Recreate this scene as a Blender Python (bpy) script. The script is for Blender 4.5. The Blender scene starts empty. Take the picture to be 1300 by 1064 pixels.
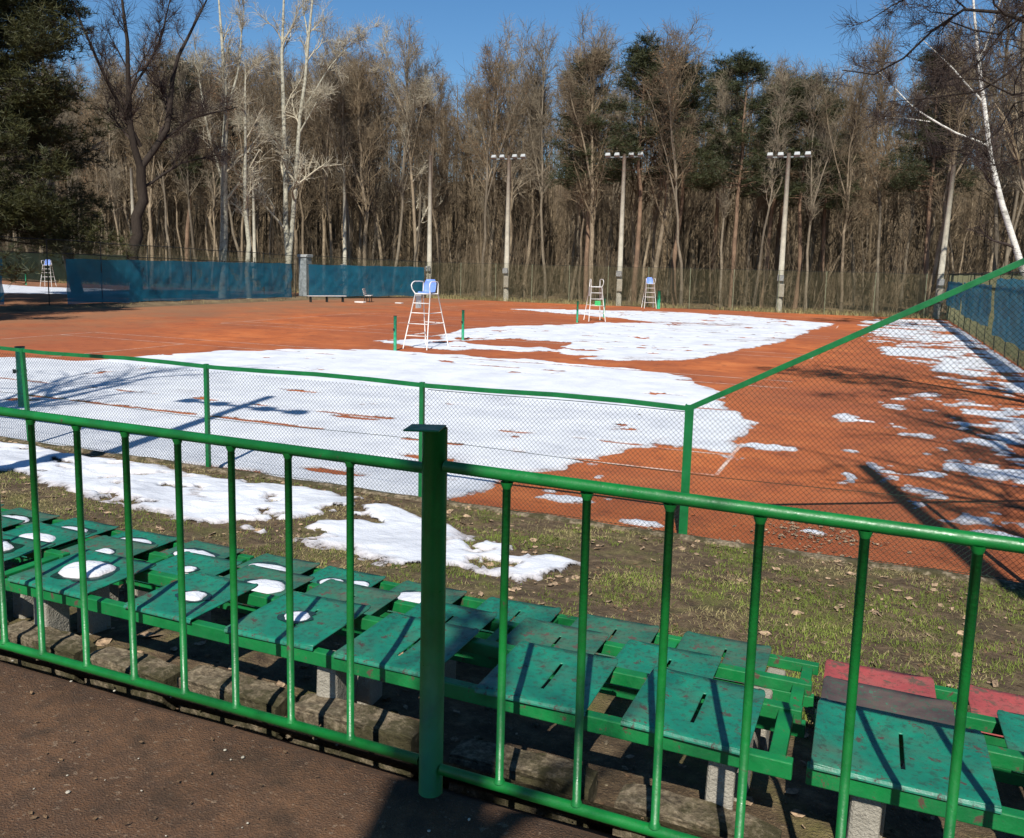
import bpy, math, random
import numpy as np
from mathutils import Matrix, Vector

C = bpy.context.scene.collection
RNG = np.random.default_rng(7)
random.seed(7)
rad = math.radians

# ------------------------------------------------------------------ scene basics
sc = bpy.context.scene
sc.render.engine = 'CYCLES'
sc.view_settings.view_transform = 'Standard'
sc.view_settings.look = 'None'
sc.view_settings.exposure = 0.44
sc.view_settings.gamma = 1.0
sc.cycles.max_bounces = 5
sc.cycles.diffuse_bounces = 2
sc.cycles.glossy_bounces = 2
sc.cycles.transparent_max_bounces = 10
sc.cycles.transmission_bounces = 2

SUN_EL = rad(45.5)
SUN_AZ = rad(15.0)
w = bpy.data.worlds.new("World"); sc.world = w; w.use_nodes = True
nt = w.node_tree; nt.nodes.clear()
sky = nt.nodes.new('ShaderNodeTexSky'); sky.sky_type = 'NISHITA'; sky.sun_disc = False
sky.sun_elevation = SUN_EL; sky.sun_rotation = rad(165)
sky.air_density = 1.3; sky.dust_density = 0.0; sky.ozone_density = 7.5; sky.altitude = 600
bg = nt.nodes.new('ShaderNodeBackground'); bg.inputs['Strength'].default_value = 0.066
out = nt.nodes.new('ShaderNodeOutputWorld')
hs = nt.nodes.new('ShaderNodeHueSaturation'); hs.inputs['Saturation'].default_value = 1.13; hs.inputs['Value'].default_value = 1.16
nt.links.new(sky.outputs[0], hs.inputs['Color']); nt.links.new(hs.outputs[0], bg.inputs['Color']); nt.links.new(bg.outputs[0], out.inputs['Surface'])

sun = bpy.data.lights.new('sun', 'SUN'); sun.energy = 5.0; sun.angle = rad(0.45); sun.color = (1, 0.955, 0.88)
so = bpy.data.objects.new('sun', sun); C.objects.link(so)
ld = Vector((-math.sin(SUN_AZ) * math.cos(SUN_EL), math.cos(SUN_AZ) * math.cos(SUN_EL), -math.sin(SUN_EL)))
so.rotation_euler = ld.to_track_quat('-Z', 'Y').to_euler(); so.location = (0, -20, 40)

# camera
T = rad(22.859); PITCH = rad(7.7898); ROLL = rad(1.396); HC = 2.68
F0 = Vector((-math.sin(T), math.cos(T), 0)); R0 = Vector((math.cos(T), math.sin(T), 0)); Zv = Vector((0, 0, 1))
Fw = F0 * math.cos(PITCH) - Zv * math.sin(PITCH)
Dn = -(F0 * math.sin(PITCH) + Zv * math.cos(PITCH))
Rt = R0 * math.cos(ROLL) - Dn * math.sin(ROLL)
Dr = R0 * math.sin(ROLL) + Dn * math.cos(ROLL)
m = Matrix.Identity(4)
for i in range(3):
    m[i][0] = Rt[i]; m[i][1] = -Dr[i]; m[i][2] = -Fw[i]
m[2][3] = HC
cam = bpy.data.cameras.new('camera'); co = bpy.data.objects.new('camera', cam); C.objects.link(co)
co.matrix_world = m
cam.sensor_fit = 'HORIZONTAL'; cam.sensor_width = 36; cam.lens = 36 * 1088.16 / 1300
cam.shift_y = -44.5 / 1300; cam.clip_end = 3000; cam.clip_start = 0.05
sc.camera = co

# ------------------------------------------------------------------ noise
_L = np.random.default_rng(3).random((256, 256))
def vnoise(x, y, s=1.0, seed=0):
    x = np.asarray(x, float) / s + seed * 17.3 + 1000; y = np.asarray(y, float) / s + seed * 7.7 + 1000
    xi = np.floor(x).astype(int); yi = np.floor(y).astype(int); fx = x - xi; fy = y - yi
    fx = fx * fx * (3 - 2 * fx); fy = fy * fy * (3 - 2 * fy)
    a = _L[xi & 255, yi & 255]; b = _L[(xi + 1) & 255, yi & 255]; c = _L[xi & 255, (yi + 1) & 255]; d = _L[(xi + 1) & 255, (yi + 1) & 255]
    return (a * (1 - fx) + b * fx) * (1 - fy) + (c * (1 - fx) + d * fx) * fy
def fbm(x, y, s=1.0, seed=0, o=4):
    t = 0; a = 1; n = 0
    for k in range(o):
        t = t + a * vnoise(x, y, s / 2 ** k, seed + k); n += a; a *= .55
    return t / n - .5
def sstep(a, b, x):
    t = np.clip((x - a) / (b - a), 0, 1); return t * t * (3 - 2 * t)
def sdf(px, py, poly):
    """signed distance, positive inside"""
    P = np.array(poly, float); d = np.full(px.shape, 1e9); ins = np.zeros(px.shape, bool)
    for i in range(len(P)):
        a = P[i]; b = P[(i + 1) % len(P)]; e = b - a
        wx = px - a[0]; wy = py - a[1]
        t = np.clip((wx * e[0] + wy * e[1]) / (e @ e + 1e-12), 0, 1)
        d = np.minimum(d, (wx - t * e[0]) ** 2 + (wy - t * e[1]) ** 2)
        cnd = ((a[1] > py) != (b[1] > py)) & (px < (b[0] - a[0]) * (py - a[1]) / (b[1] - a[1] + 1e-12) + a[0])
        ins ^= cnd
    d = np.sqrt(d)
    return np.where(ins, d, -d)

# ------------------------------------------------------------------ mesh helpers
class MB:
    def __init__(s): s.v = []; s.q = []; s.t = []; s.n = 0; s.g = []
    def add(s, v, quads=None, tris=None, ngons=None):
        v = np.asarray(v, float).reshape(-1, 3); s.v.append(v)
        if quads is not None and len(quads): s.q.append(np.asarray(quads, int).reshape(-1, 4) + s.n)
        if tris is not None and len(tris): s.t.append(np.asarray(tris, int).reshape(-1, 3) + s.n)
        if ngons:
            for f in ngons: s.g.append([i + s.n for i in f])
        s.n += len(v)
    def box(s, c, d, M=None, taper=1.0, rz=0, off=None):
        x, y, z = d[0] / 2, d[1] / 2, d[2] / 2
        v = np.array([[-x, -y, -z], [x, -y, -z], [x, y, -z], [-x, y, -z], [-x * taper, -y * taper, z], [x * taper, -y * taper, z], [x * taper, y * taper, z], [-x * taper, y * taper, z]])
        if rz:
            ca, sa = math.cos(rz), math.sin(rz); v = v @ np.array([[ca, sa, 0], [-sa, ca, 0], [0, 0, 1]])
        if M is not None: v = v @ np.array(M).T
        s.add(v + np.array(c), [[0, 3, 2, 1], [4, 5, 6, 7], [0, 1, 5, 4], [1, 2, 6, 5], [2, 3, 7, 6], [3, 0, 4, 7]])
    def tube(s, pts, r, n=8, cap=True):
        P = np.asarray(pts, float); K = len(P); R = np.broadcast_to(np.asarray(r, float), (K,))
        V, Q = tubes_arr(P[None], R[None], n); s.add(V, Q, None, [list(range(n))[::-1], [(K - 1) * n + i for i in range(n)]] if cap else None)
    def tubes(s, P, R, n=3):
        if len(P) == 0: return
        V, Q = tubes_arr(P, R, n); s.add(V, Q)
    def grid(s, X, Y, Zz, keep=None):
        ny, nx = X.shape; idx = np.arange(ny * nx).reshape(ny, nx)
        q = np.stack([idx[:-1, :-1], idx[:-1, 1:], idx[1:, 1:], idx[1:, :-1]], -1)
        if keep is not None:
            k = keep[:-1, :-1] | keep[:-1, 1:] | keep[1:, 1:] | keep[1:, :-1]; q = q[k]
        q = q.reshape(-1, 4); used = np.unique(q); mp = np.zeros(ny * nx, int); mp[used] = np.arange(len(used))
        v = np.stack([X, Y, Zz], -1).reshape(-1, 3)[used]
        s.add(v, mp[q]); return used
    def mesh(s, name, smooth=False):
        me = bpy.data.meshes.new(name)
        V = np.concatenate(s.v) if s.v else np.zeros((0, 3))
        Q = np.concatenate(s.q) if s.q else np.zeros((0, 4), int)
        Tt = np.concatenate(s.t) if s.t else np.zeros((0, 3), int)
        gl = [i for f in s.g for i in f]
        loops = np.concatenate([Q.ravel(), Tt.ravel(), np.array(gl, int)]).astype(np.int32)
        cnt = np.concatenate([np.full(len(Q), 4), np.full(len(Tt), 3), np.array([len(f) for f in s.g], int)]).astype(np.int32)
        st = np.concatenate([[0], np.cumsum(cnt)[:-1]]).astype(np.int32) if len(cnt) else np.zeros(0, np.int32)
        me.vertices.add(len(V)); me.vertices.foreach_set('co', V.astype(np.float32).ravel())
        me.loops.add(len(loops)); me.loops.foreach_set('vertex_index', loops)
        me.polygons.add(len(cnt)); me.polygons.foreach_set('loop_start', st)
        me.polygons.foreach_set('use_smooth', np.full(len(cnt), smooth))
        me.update(calc_edges=True); me.validate()
        return me
    def obj(s, name, mat, parent=None, smooth=False, loc=None):
        me = s.mesh(name, smooth); me.materials.append(mat)
        o = bpy.data.objects.new(name, me); C.objects.link(o)
        if parent is not None: o.parent = parent
        if loc is not None: o.location = loc
        return o
def tubes_arr(P, R, n):
    N, K, _ = P.shape
    Tn = np.gradient(P, axis=1); Tn /= np.linalg.norm(Tn, axis=2, keepdims=True) + 1e-9
    mean = P[:, -1] - P[:, 0]; ax = np.argmin(np.abs(mean), axis=1); ref = np.eye(3)[ax][:, None, :]
    a = np.cross(Tn, ref); a /= np.linalg.norm(a, axis=2, keepdims=True) + 1e-9
    b = np.cross(Tn, a)
    th = np.arange(n) * 2 * math.pi / n
    V = P[:, :, None, :] + R[:, :, None, None] * (np.cos(th)[None, None, :, None] * a[:, :, None, :] + np.sin(th)[None, None, :, None] * b[:, :, None, :])
    idx = np.arange(N * K * n).reshape(N, K, n)
    i0 = idx[:, :-1]; i1 = idx[:, 1:]
    Q = np.stack([i0, np.roll(i0, -1, 2), np.roll(i1, -1, 2), i1], -1).reshape(-1, 4)
    return V.reshape(-1, 3), Q[:, ::-1]
def bevel(o, wd, seg=2):
    b = o.modifiers.new('bevel', 'BEVEL'); b.width = wd; b.segments = seg; b.limit_method = 'ANGLE'; return o
def empty(name, loc=(0, 0, 0), rz=0):
    o = bpy.data.objects.new(name, None); C.objects.link(o); o.location = loc; o.rotation_euler = (0, 0, rz); o.empty_display_size = .2; return o
def tag(o, label=None, cat=None, group=None, kind=None):
    if label: o['label'] = label
    if cat: o['category'] = cat
    if group: o['group'] = group
    if kind: o['kind'] = kind
    return o
def copy_tree(o, parent=None):
    c = o.copy(); C.objects.link(c)
    if parent is not None: c.parent = parent
    for ch in o.children: copy_tree(ch, c)
    return c

# ------------------------------------------------------------------ materials
class NT:
    def __init__(s, name, rough=.7):
        s.m = bpy.data.materials.new(name); s.m.use_nodes = True; s.t = s.m.node_tree
        s.b = s.t.nodes['Principled BSDF']; s.b.inputs['Roughness'].default_value = rough
        s.b.inputs['Specular IOR Level'].default_value = .3
        s.co = s.t.nodes.new('ShaderNodeTexCoord'); s.src = s.co.outputs['Object']
    def n(s, t, **k):
        x = s.t.nodes.new(t)
        for a, v in k.items(): setattr(x, a, v)
        return x
    def l(s, a, b): s.t.links.new(a, b)
    def map(s, sc=(1, 1, 1), rot=(0, 0, 0)):
        mp = s.n('ShaderNodeMapping'); mp.inputs['Scale'].default_value = sc; mp.inputs['Rotation'].default_value = rot; s.l(s.src, mp.inputs[0]); return mp.outputs[0]
    def noise(s, scale, detail=4, rough=.55, vec=None, dist=0):
        x = s.n('ShaderNodeTexNoise'); x.inputs['Scale'].default_value = scale; x.inputs['Detail'].default_value = detail; x.inputs['Roughness'].default_value = rough; x.inputs['Distortion'].default_value = dist
        s.l(vec if vec is not None else s.src, x.inputs['Vector']); return x.outputs['Fac']
    def ramp(s, fac, stops, interp='LINEAR'):
        r = s.n('ShaderNodeValToRGB'); r.color_ramp.interpolation = interp; e = r.color_ramp.elements
        while len(e) < len(stops): e.new(.5)
        for k, (p, c) in enumerate(stops):
            e[k].position = p; e[k].color = (c, c, c, 1) if isinstance(c, (int, float)) else (*c, 1)
        s.l(fac, r.inputs[0]); return r.outputs['Color']
    def mix(s, f, a, b, mode='MIX'):
        x = s.n('ShaderNodeMix', data_type='RGBA', blend_type=mode)
        for so_, v in ((x.inputs[0], f), (x.inputs[6], a), (x.inputs[7], b)):
            if hasattr(v, 'is_linked'): s.l(v, so_)
            elif isinstance(v, (int, float)): so_.default_value = v
            else: so_.default_value = (*v, 1)
        return x.outputs[2]
    def math(s, op, a, b=0.5):
        x = s.n('ShaderNodeMath', operation=op)
        for i, v in enumerate((a, b)):
            if hasattr(v, 'is_linked'): s.l(v, x.inputs[i])
            else: x.inputs[i].default_value = v
        return x.outputs[0]
    def col(s, c):
        if hasattr(c, 'is_linked'): s.l(c, s.b.inputs['Base Color'])
        else: s.b.inputs['Base Color'].default_value = (*c, 1)
    def rough(s, c): s.l(c, s.b.inputs['Roughness'])
    def bump(s, h, st=.3, d=.02):
        x = s.n('ShaderNodeBump'); x.inputs['Strength'].default_value = st; x.inputs['Distance'].default_value = d; s.l(h, x.inputs['Height']); s.l(x.outputs[0], s.b.inputs['Normal'])
    def rnd(s): return s.n('ShaderNodeObjectInfo').outputs['Random']

def mat_clay():
    k = NT('clay', .95)
    big = k.noise(.09, 5, .6); mid = k.noise(.6, 6, .65, k.map((1, 1.6, 1))); fine = k.noise(60, 3, .7); blot = k.noise(2.2, 5, .7, None, .6)
    c = k.ramp(mid, [(.3, (.30, .070, .017)), (.5, (.45, .118, .028)), (.7, (.56, .172, .048))])
    c = k.mix(k.ramp(big, [(.40, 0.0), (.58, .75)]), c, (.27, .075, .030))
    c = k.mix(k.ramp(k.noise(.22, 6, .65, k.map((1, .55, 1), (0, 0, .5))), [(.52, 0.0), (.66, .6)]), c, (.20, .055, .024))
    c = k.mix(k.ramp(blot, [(.52, 0.0), (.68, .7)]), c, (.17, .048, .020))
    c = k.mix(k.ramp(fine, [(.35, .35), (.6, 0.0)]), c, (.16, .055, .030))
    sx = k.n('ShaderNodeSeparateXYZ'); k.l(k.src, sx.inputs[0])
    dust = k.math('ADD', k.math('MULTIPLY', sx.outputs[0], -.05), k.math('MULTIPLY', k.noise(.35, 6, .7), 1.6))
    c = k.mix(k.ramp(k.math('MULTIPLY', dust, .4), [(.80, 0.0), (1.0, .70)]), c, (.20, .115, .060))
    pebb = k.noise(25, 2, .5)
    c = k.mix(k.ramp(pebb, [(.68, 0.0), (.75, .5)]), c, (.55, .30, .18))
    k.col(c); k.bump(k.math('ADD', fine, k.math('MULTIPLY', mid, 2)), .5, .01); return k.m
def mat_dirt():
    k = NT('dirt', .95)
    a = k.noise(1.6, 6, .65); b = k.noise(9, 6, .7); f = k.noise(80, 3, .7)
    c = k.ramp(b, [(.3, (.040, .025, .014)), (.5, (.11, .074, .040)), (.7, (.22, .155, .085))])
    c = k.mix(k.ramp(a, [(.50, 0.0), (.66, .6)]), c, k.mix(b, (.06, .080, .014), (.19, .19, .04)))
    c = k.mix(k.ramp(f, [(.6, 0.0), (.72, .7)]), c, (.28, .22, .14))
    k.col(c); k.bump(k.math('ADD', b, f), .8, .03); return k.m
def mat_forest_floor():
    k = NT('forest_floor', .95)
    b = k.noise(.7, 6, .7); f = k.noise(14, 4, .7)
    c = k.ramp(b, [(.3, (.07, .045, .025)), (.6, (.17, .12, .065)), (.75, (.24, .19, .10))])
    c = k.mix(k.ramp(f, [(.55, 0.0), (.7, .6)]), c, (.26, .17, .09))
    k.col(c); k.bump(f, .8, .06); return k.m
def mat_asphalt():
    k = NT('terrace', .9)
    a = k.noise(1.3, 5, .6); b = k.noise(14, 5, .7); f = k.noise(160, 2, .6); g = k.noise(45, 2, .5)
    c = k.ramp(a, [(.3, (.070, .034, .016)), (.7, (.175, .090, .044))])
    c = k.mix(k.ramp(b, [(.35, .6), (.6, 0.0)]), c, (.055, .034, .022))
    c = k.mix(k.ramp(f, [(.58, 0.0), (.68, .5)]), c, (.21, .145, .095))
    c = k.mix(k.ramp(g, [(.64, 0.0), (.70, .6)]), c, (.24, .17, .11)); c = k.mix(k.ramp(k.noise(4, 7, .75), [(.5, 0.0), (.62, .6)]), c, (.040, .025, .014))
    k.col(c); k.bump(k.math('ADD', b, f), .9, .012); return k.m
def mat_snow(thin=True):
    k = NT('snow', .75)
    a = k.noise(1.1, 6, .65); b = k.noise(9, 5, .65); f = k.noise(70, 3, .6)
    c = k.ramp(a, [(.3, (.50, .52, .56)), (.60, (.66, .68, .71))])
    c = k.mix(k.ramp(b, [(.58, 0.0), (.75, .35)]), c, (.46, .43, .41))
    at = k.n('ShaderNodeAttribute'); at.attribute_name = 'depth'; dp = at.outputs['Fac']
    c = k.mix(k.ramp(dp, [(.02, .75), (.20, 0.0)]), c, (.40, .34, .32))
    al = k.math('ADD', dp, k.math('MULTIPLY', k.math('SUBTRACT', k.noise(2.2, 8, .8), .5), .80))
    tr = k.n('ShaderNodeBsdfTransparent'); mx = k.n('ShaderNodeMixShader')
    k.l(k.ramp(al, [(.02, 0.0), (.05, .55), (.13, 1.0)]), mx.inputs[0]); k.l(tr.outputs[0], mx.inputs[1]); k.l(k.b.outputs[0], mx.inputs[2])
    if thin: k.l(mx.outputs[0], k.t.nodes['Material Output'].inputs['Surface'])
    k.col(c); k.bump(k.math('ADD', k.math('MULTIPLY', b, 1.5), k.math('MULTIPLY', f, .3)), .6, .02)
    return k.m
def mat_plain(name, c, rough=.7, var=.15, sc=8, bump=.2, metal=0):
    k = NT(name, rough)
    n = k.noise(sc, 5, .65)
    d = tuple(x * (1 - var * 2) for x in c); e = tuple(min(1, x * (1 + var)) for x in c)
    k.col(k.ramp(n, [(.3, d), (.7, e)])); k.bump(n, bump, .01); k.b.inputs['Metallic'].default_value = metal; return k.m
def mat_paint(name, base, dark, chip, wear=.62, rough=.3, sc=14, coat=.3, under=None):
    """painted surface: brush-thick gloss coat with chips and grime"""
    k = NT(name, rough)
    a = k.noise(5, 5, .6, None, .4); b = k.noise(sc, 6, .7, None, .3); f = k.noise(130, 3, .6)
    c = k.ramp(a, [(.3, dark), (.65, base)])
    if under and True: c = k.mix(k.ramp(k.noise(2.6, 6, .62, None, .5), [(.46, 0.0), (.66, .85)]), c, under); c = k.mix(k.ramp(k.noise(38, 5, .7), [(.52, 0.0), (.62, .5)]), c, tuple(x * .55 for x in chip))
    msk = k.ramp(b, [(wear, 0.0), (wear + .05, 1.0)])
    c = k.mix(msk, c, chip)
    c = k.mix(k.ramp(f, [(.62, 0.0), (.7, .35)]), c, (.03, .03, .02))
    k.col(c)
    k.rough(k.ramp(b, [(.3, rough * .7), (wear, rough * 1.5), (wear + .06, .85)]))
    k.bump(k.math('ADD', b, k.math('MULTIPLY', f, .25)), .22, .01)
    k.b.inputs['Specular IOR Level'].default_value = .5
    return k.m
def mat_bark(name, c1, c2, sc=(14, 14, 3), bump=.8, var=.35):
    k = NT(name, .9)
    v = k.map(sc); n = k.noise(1.0, 6, .7, v, .5)
    c = k.ramp(n, [(.3, c1), (.7, c2)])
    if var:
        r = k.rnd(); c = k.mix(k.math('MULTIPLY', r, var * 1.6), c, tuple(x * .45 for x in c1))
        g = k.noise(.8, 3); c = k.mix(k.ramp(g, [(.5, 0.0), (.7, .5)]), c, tuple(min(1, x * 1.35) for x in c2))
    k.col(c); k.bump(n, bump, .02); return k.m
def mat_birch():
    k = NT('birch_bark', .7)
    v = k.map((5, 5, 22)); n = k.noise(1.0, 5, .7, v, .3); g = k.noise(1.3, 4)
    c = k.ramp(n, [(.34, (.05, .04, .035)), (.44, (.55, .52, .46)), (.8, (.74, .71, .64))])
    c = k.mix(k.ramp(g, [(.55, 0.0), (.7, .8)]), c, (.10, .085, .06))
    k.col(c); k.bump(n, .3, .01); return k.m
def mat_poplar():
    k = NT('poplar_bark', .8)
    v = k.map((4, 4, 5)); n = k.noise(1.0, 6, .75, v, .6)
    c = k.ramp(n, [(.36, (.09, .075, .055)), (.48, (.36, .34, .26)), (.8, (.50, .48, .38))])
    k.col(c); k.bump(n, .5, .02); return k.m
def mat_needles(name, c1, c2, c3):
    k = NT(name, .6)
    n = k.noise(1.1, 4, .6); f = k.noise(9, 2)
    c = k.ramp(n, [(.35, c1), (.65, c2)]); c = k.mix(k.ramp(f, [(.55, 0.0), (.75, .7)]), c, c3)
    c = k.mix(k.math('MULTIPLY', k.rnd(), .4), c, c1)
    k.col(c)
    return k.m
def mat_screen(name='windscreen_fabric', c1=(.006, .080, .140), c2=(.014, .165, .250), a=.86):
    k = NT(name, .6)
    n = k.noise(.8, 5, .6, k.map((1, 1, 1.5))); f = k.noise(6, 4, .7)
    k.col(k.mix(k.ramp(f, [(.6, 0.0), (.8, .4)]), k.ramp(n, [(.3, c1), (.7, c2)]), (.08, .25, .30)))
    tr = k.n('ShaderNodeBsdfTransparent'); mx = k.n('ShaderNodeMixShader'); mx.inputs[0].default_value = a
    tl = k.n('ShaderNodeBsdfTranslucent'); tl.inputs[0].default_value = (*[min(1, x * 2.2) for x in c2], 1); m2 = k.n('ShaderNodeMixShader'); m2.inputs[0].default_value = .42
    k.l(k.b.outputs[0], m2.inputs[1]); k.l(tl.outputs[0], m2.inputs[2])
    k.l(tr.outputs[0], mx.inputs[1]); k.l(m2.outputs[0], mx.inputs[2])
    k.l(mx.outputs[0], k.t.nodes['Material Output'].inputs['Surface']); return k.m
def mat_concrete(name='concrete', c=(.34, .31, .25)):
    k = NT(name, .9)
    a = k.noise(2.5, 5, .65); b = k.noise(22, 5, .7); f = k.noise(120, 2)
    cc = k.ramp(a, [(.3, tuple(x * .62 for x in c)), (.7, c)])
    cc = k.mix(k.ramp(b, [(.55, 0.0), (.7, .6)]), cc, tuple(x * .45 for x in c))
    cc = k.mix(k.ramp(f, [(.6, 0.0), (.7, .4)]), cc, tuple(min(1, x * 1.5) for x in c))
    k.col(cc); k.bump(k.math('ADD', b, f), .6, .012); return k.m
def mat_tape():
    k = NT('court_tape', .85)
    n = k.noise(1.3, 6, .75); f = k.noise(14, 5, .7)
    k.col(k.mix(k.ramp(k.math('ADD', n, k.math('MULTIPLY', f, .5)), [(.62, .92), (.80, .15)]), (.62, .50, .42), (.42, .13, .05)))
    return k.m
def mat_mossy():
    k = NT('mossy_stone', .95)
    a = k.noise(5, 7, .75); b = k.noise(25, 6, .75)
    c = k.ramp(b, [(.35, (.05, .038, .024)), (.5, (.16, .125, .08)), (.68, (.33, .27, .18))])
    c = k.mix(k.ramp(a, [(.44, 0.0), (.54, .85)]), c, (.035, .032, .010))
    k.col(c); k.bump(b, .9, .02); return k.m

M = dict(
    clay=mat_clay(), dirt=mat_dirt(), forest=mat_forest_floor(), terrace=mat_asphalt(), snow=mat_snow(), snowcap=mat_snow(False),
    rail=mat_paint('green_rail_paint', (.003, .150, .024), (.002, .075, .012), (.05, .04, .02), .66, .36, 20),
    fence=mat_paint('green_fence_paint', (.006, .140, .036), (.003, .09, .024), (.06, .05, .03), .69, .35, 22),
    seat=mat_paint('teal_seat_paint', (.010, .195, .112), (.006, .125, .078), (.050, .036, .028), .575, .36, 15, under=(.060, .085, .055)),
    seat_worn=mat_paint('worn_teal_seat_paint', (.022, .150, .085), (.018, .09, .058), (.075, .050, .038), .555, .48, 13, under=(.115, .092, .060)),
    seat_red=mat_paint('red_seat_paint', (.36, .060, .055), (.24, .045, .045), (.10, .06, .04), .55, .55, 9, under=(.26, .10, .08)),
    seat_dark=mat_paint('weathered_seat_paint', (.085, .058, .052), (.05, .036, .032), (.02, .18, .10), .57, .6, 5, under=(.12, .09, .065)),
    bframe=mat_paint('green_frame_paint', (.005, .175, .040), (.003, .10, .026), (.07, .045, .025), .60, .42, 18),
    tape=mat_tape(),
    wire=mat_plain('fence_wire', (.035, .06, .04), .55, .2, 20, .1, .4),
    wire_far=mat_plain('rusty_fence_wire', (.15, .145, .075), .7, .2, 20, .1, .2),
    darkmetal=mat_plain('dark_fence_metal', (.025, .028, .025), .6, .3, 5),
    postpale=mat_plain('pale_fence_post', (.20, .21, .13), .8, .3, 3),
    white=mat_paint('chair_white_paint', (.74, .70, .66), (.60, .55, .50), (.25, .13, .07), .68, .4, 25),
    bluep=mat_plain('blue_plastic', (.16, .26, .62), .4, .1, 6), greenp=mat_plain('green_plastic', (.05, .42, .12), .5, .15, 6),
    panel=mat_plain('white_board', (.62, .62, .58), .6, .12, 5),
    postgreen=mat_plain('net_post_green', (.02, .30, .15), .5, .25, 9),
    screen=mat_screen(), screen_green=mat_screen('shaded_green_screen', (.010, .018, .010), (.018, .03, .016), .93),  # green screen: its shade is put into the near-black fabric colour
    concrete=mat_concrete(), pole=mat_concrete('pole_concrete', (.50, .46, .36)), mossy=mat_mossy(),
    lampw=mat_plain('floodlight_white', (.36, .37, .36), .45, .12, 5), metal=mat_plain('grey_metal', (.22, .24, .24), .6, .25, 4),
    b_tan=mat_bark('tan_bark', (.13, .095, .060), (.36, .285, .19)), b_grey=mat_bark('grey_bark', (.10, .080, .056), (.27, .22, .155)),
    b_pine=mat_bark('pine_bark', (.12, .075, .048), (.27, .175, .11)), b_dark=mat_bark('dark_bark', (.016, .011, .008), (.040, .029, .021), var=0),
    twig=mat_bark('brown_twigs', (.105, .076, .046), (.25, .19, .118), (3, 3, 3), .2), twig_g=mat_bark('grey_twigs', (.12, .095, .064), (.28, .23, .16), (3, 3, 3), .2),
    twig_d=mat_bark('dark_twigs', (.028, .019, .016), (.060, .042, .034), (3, 3, 3), .2, 0), twig_p=mat_bark('pale_twigs', (.32, .28, .20), (.50, .45, .34), (3, 3, 3), .2, 0),
    birch=mat_birch(), poplar=mat_poplar(),
    needles=mat_needles('pine_needles', (.022, .028, .010), (.055, .062, .022), (.105, .095, .036)),
    needles2=mat_needles('golden_needles', (.020, .024, .007), (.058, .058, .014), (.14, .115, .032)),
    leafb=mat_plain('brown_leaves', (.22, .12, .06), .8, .3, 3), litter=mat_plain('dry_leaves', (.36, .25, .155), .8, .45, 40),
    wet=mat_plain('wet_dark_paint', (.012, .040, .026), .15, .3, 30),
    litter2=mat_plain('dark_leaf_litter', (.17, .105, .055), .85, .45, 30),
    grass=mat_plain('green_grass', (.135, .175, .026), .8, .3, 2), straw=mat_plain('dry_grass', (.30, .25, .11), .85, .3, 2),
    ivy=mat_plain('ivy_leaves', (.035, .06, .02), .6, .3, 3), stone=mat_plain('pale_stone', (.42, .38, .30), .9, .2, 9),
)

# ------------------------------------------------------------------ ground
def gz(x, y):
    """height of the terrace, the stepped bank and the flat courts"""
    y = np.asarray(y, float)
    z = np.interp(y, [-60, 2.36, 2.46, 3.0, 3.25, 3.45, 4.0, 4.3, 5.2, 7.9, 8.25, 8.4], [1.05, 1.05, .91, .88, .80, .66, .60, .45, .36, .09, .05, 0])
    return z
def gzn(x, y):
    return gz(x, y) + (fbm(x, y, 1.1, 5) * .10 + fbm(x, y, .26, 9, 3) * .055) * sstep(2.4, 3.2, y) * (1 - sstep(7.6, 8.3, y))
X, Y = np.meshgrid(np.linspace(-400, 400, 61), np.concatenate([np.linspace(-300, 8.2, 9), [8.3], np.linspace(20, 700, 31)]))
b = MB(); b.grid(X, Y, np.where(Y < 8.25, -.6, -.03)); tag(b.obj('ground', M['forest']), kind='structure')
X, Y = np.meshgrid(np.linspace(-330, 120, 90), np.linspace(100, 330, 40)); b = MB(); b.grid(X, Y, -1.5 + 26 * sstep(104, 190, Y) + 8 * fbm(X, Y, 60, 4) * sstep(104, 150, Y)); tag(b.obj('sky_blocking_rise', M['forest'], smooth=True), kind='structure')  # added rise behind the wood, blocks the bright sky low between trunks
xs = np.arange(-24, 10, .07); ys = np.arange(2.36, 8.42, .05); X, Y = np.meshgrid(xs, ys)
b = MB(); b.grid(X, Y, gzn(X, Y) + .002); tag(b.obj('grass_bank', M['dirt'], smooth=True), kind='structure')
xs = np.linspace(-24, 14, 190); ys = np.linspace(-25, 2.40, 140); X, Y = np.meshgrid(xs, ys)
b = MB(); b.grid(X, Y, 1.05 + fbm(X, Y, .7, 2) * .018 - .12 * sstep(2.34, 2.40, Y)); tag(b.obj('terrace_pavement', M['terrace'], smooth=True), kind='structure')
xs = np.linspace(-120, 60, 3); 
CZ = .0
xs = np.linspace(-36.9, 5.2, 110); ys = np.linspace(8.32, 61.4, 150); X, Y = np.meshgrid(xs, ys)
b = MB(); b.grid(X, Y, CZ + fbm(X, Y, 3, 4) * .012); tag(b.obj('clay_court', M['clay'], smooth=True), kind='structure')
xs = np.linspace(-110, -41.5, 30); ys = np.linspace(28, 61.2, 20); X, Y = np.meshgrid(xs, ys)
b = MB(); b.grid(X, Y, np.full(X.shape, .0)); tag(b.obj('clay_court', M['clay']), kind='structure')

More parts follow.
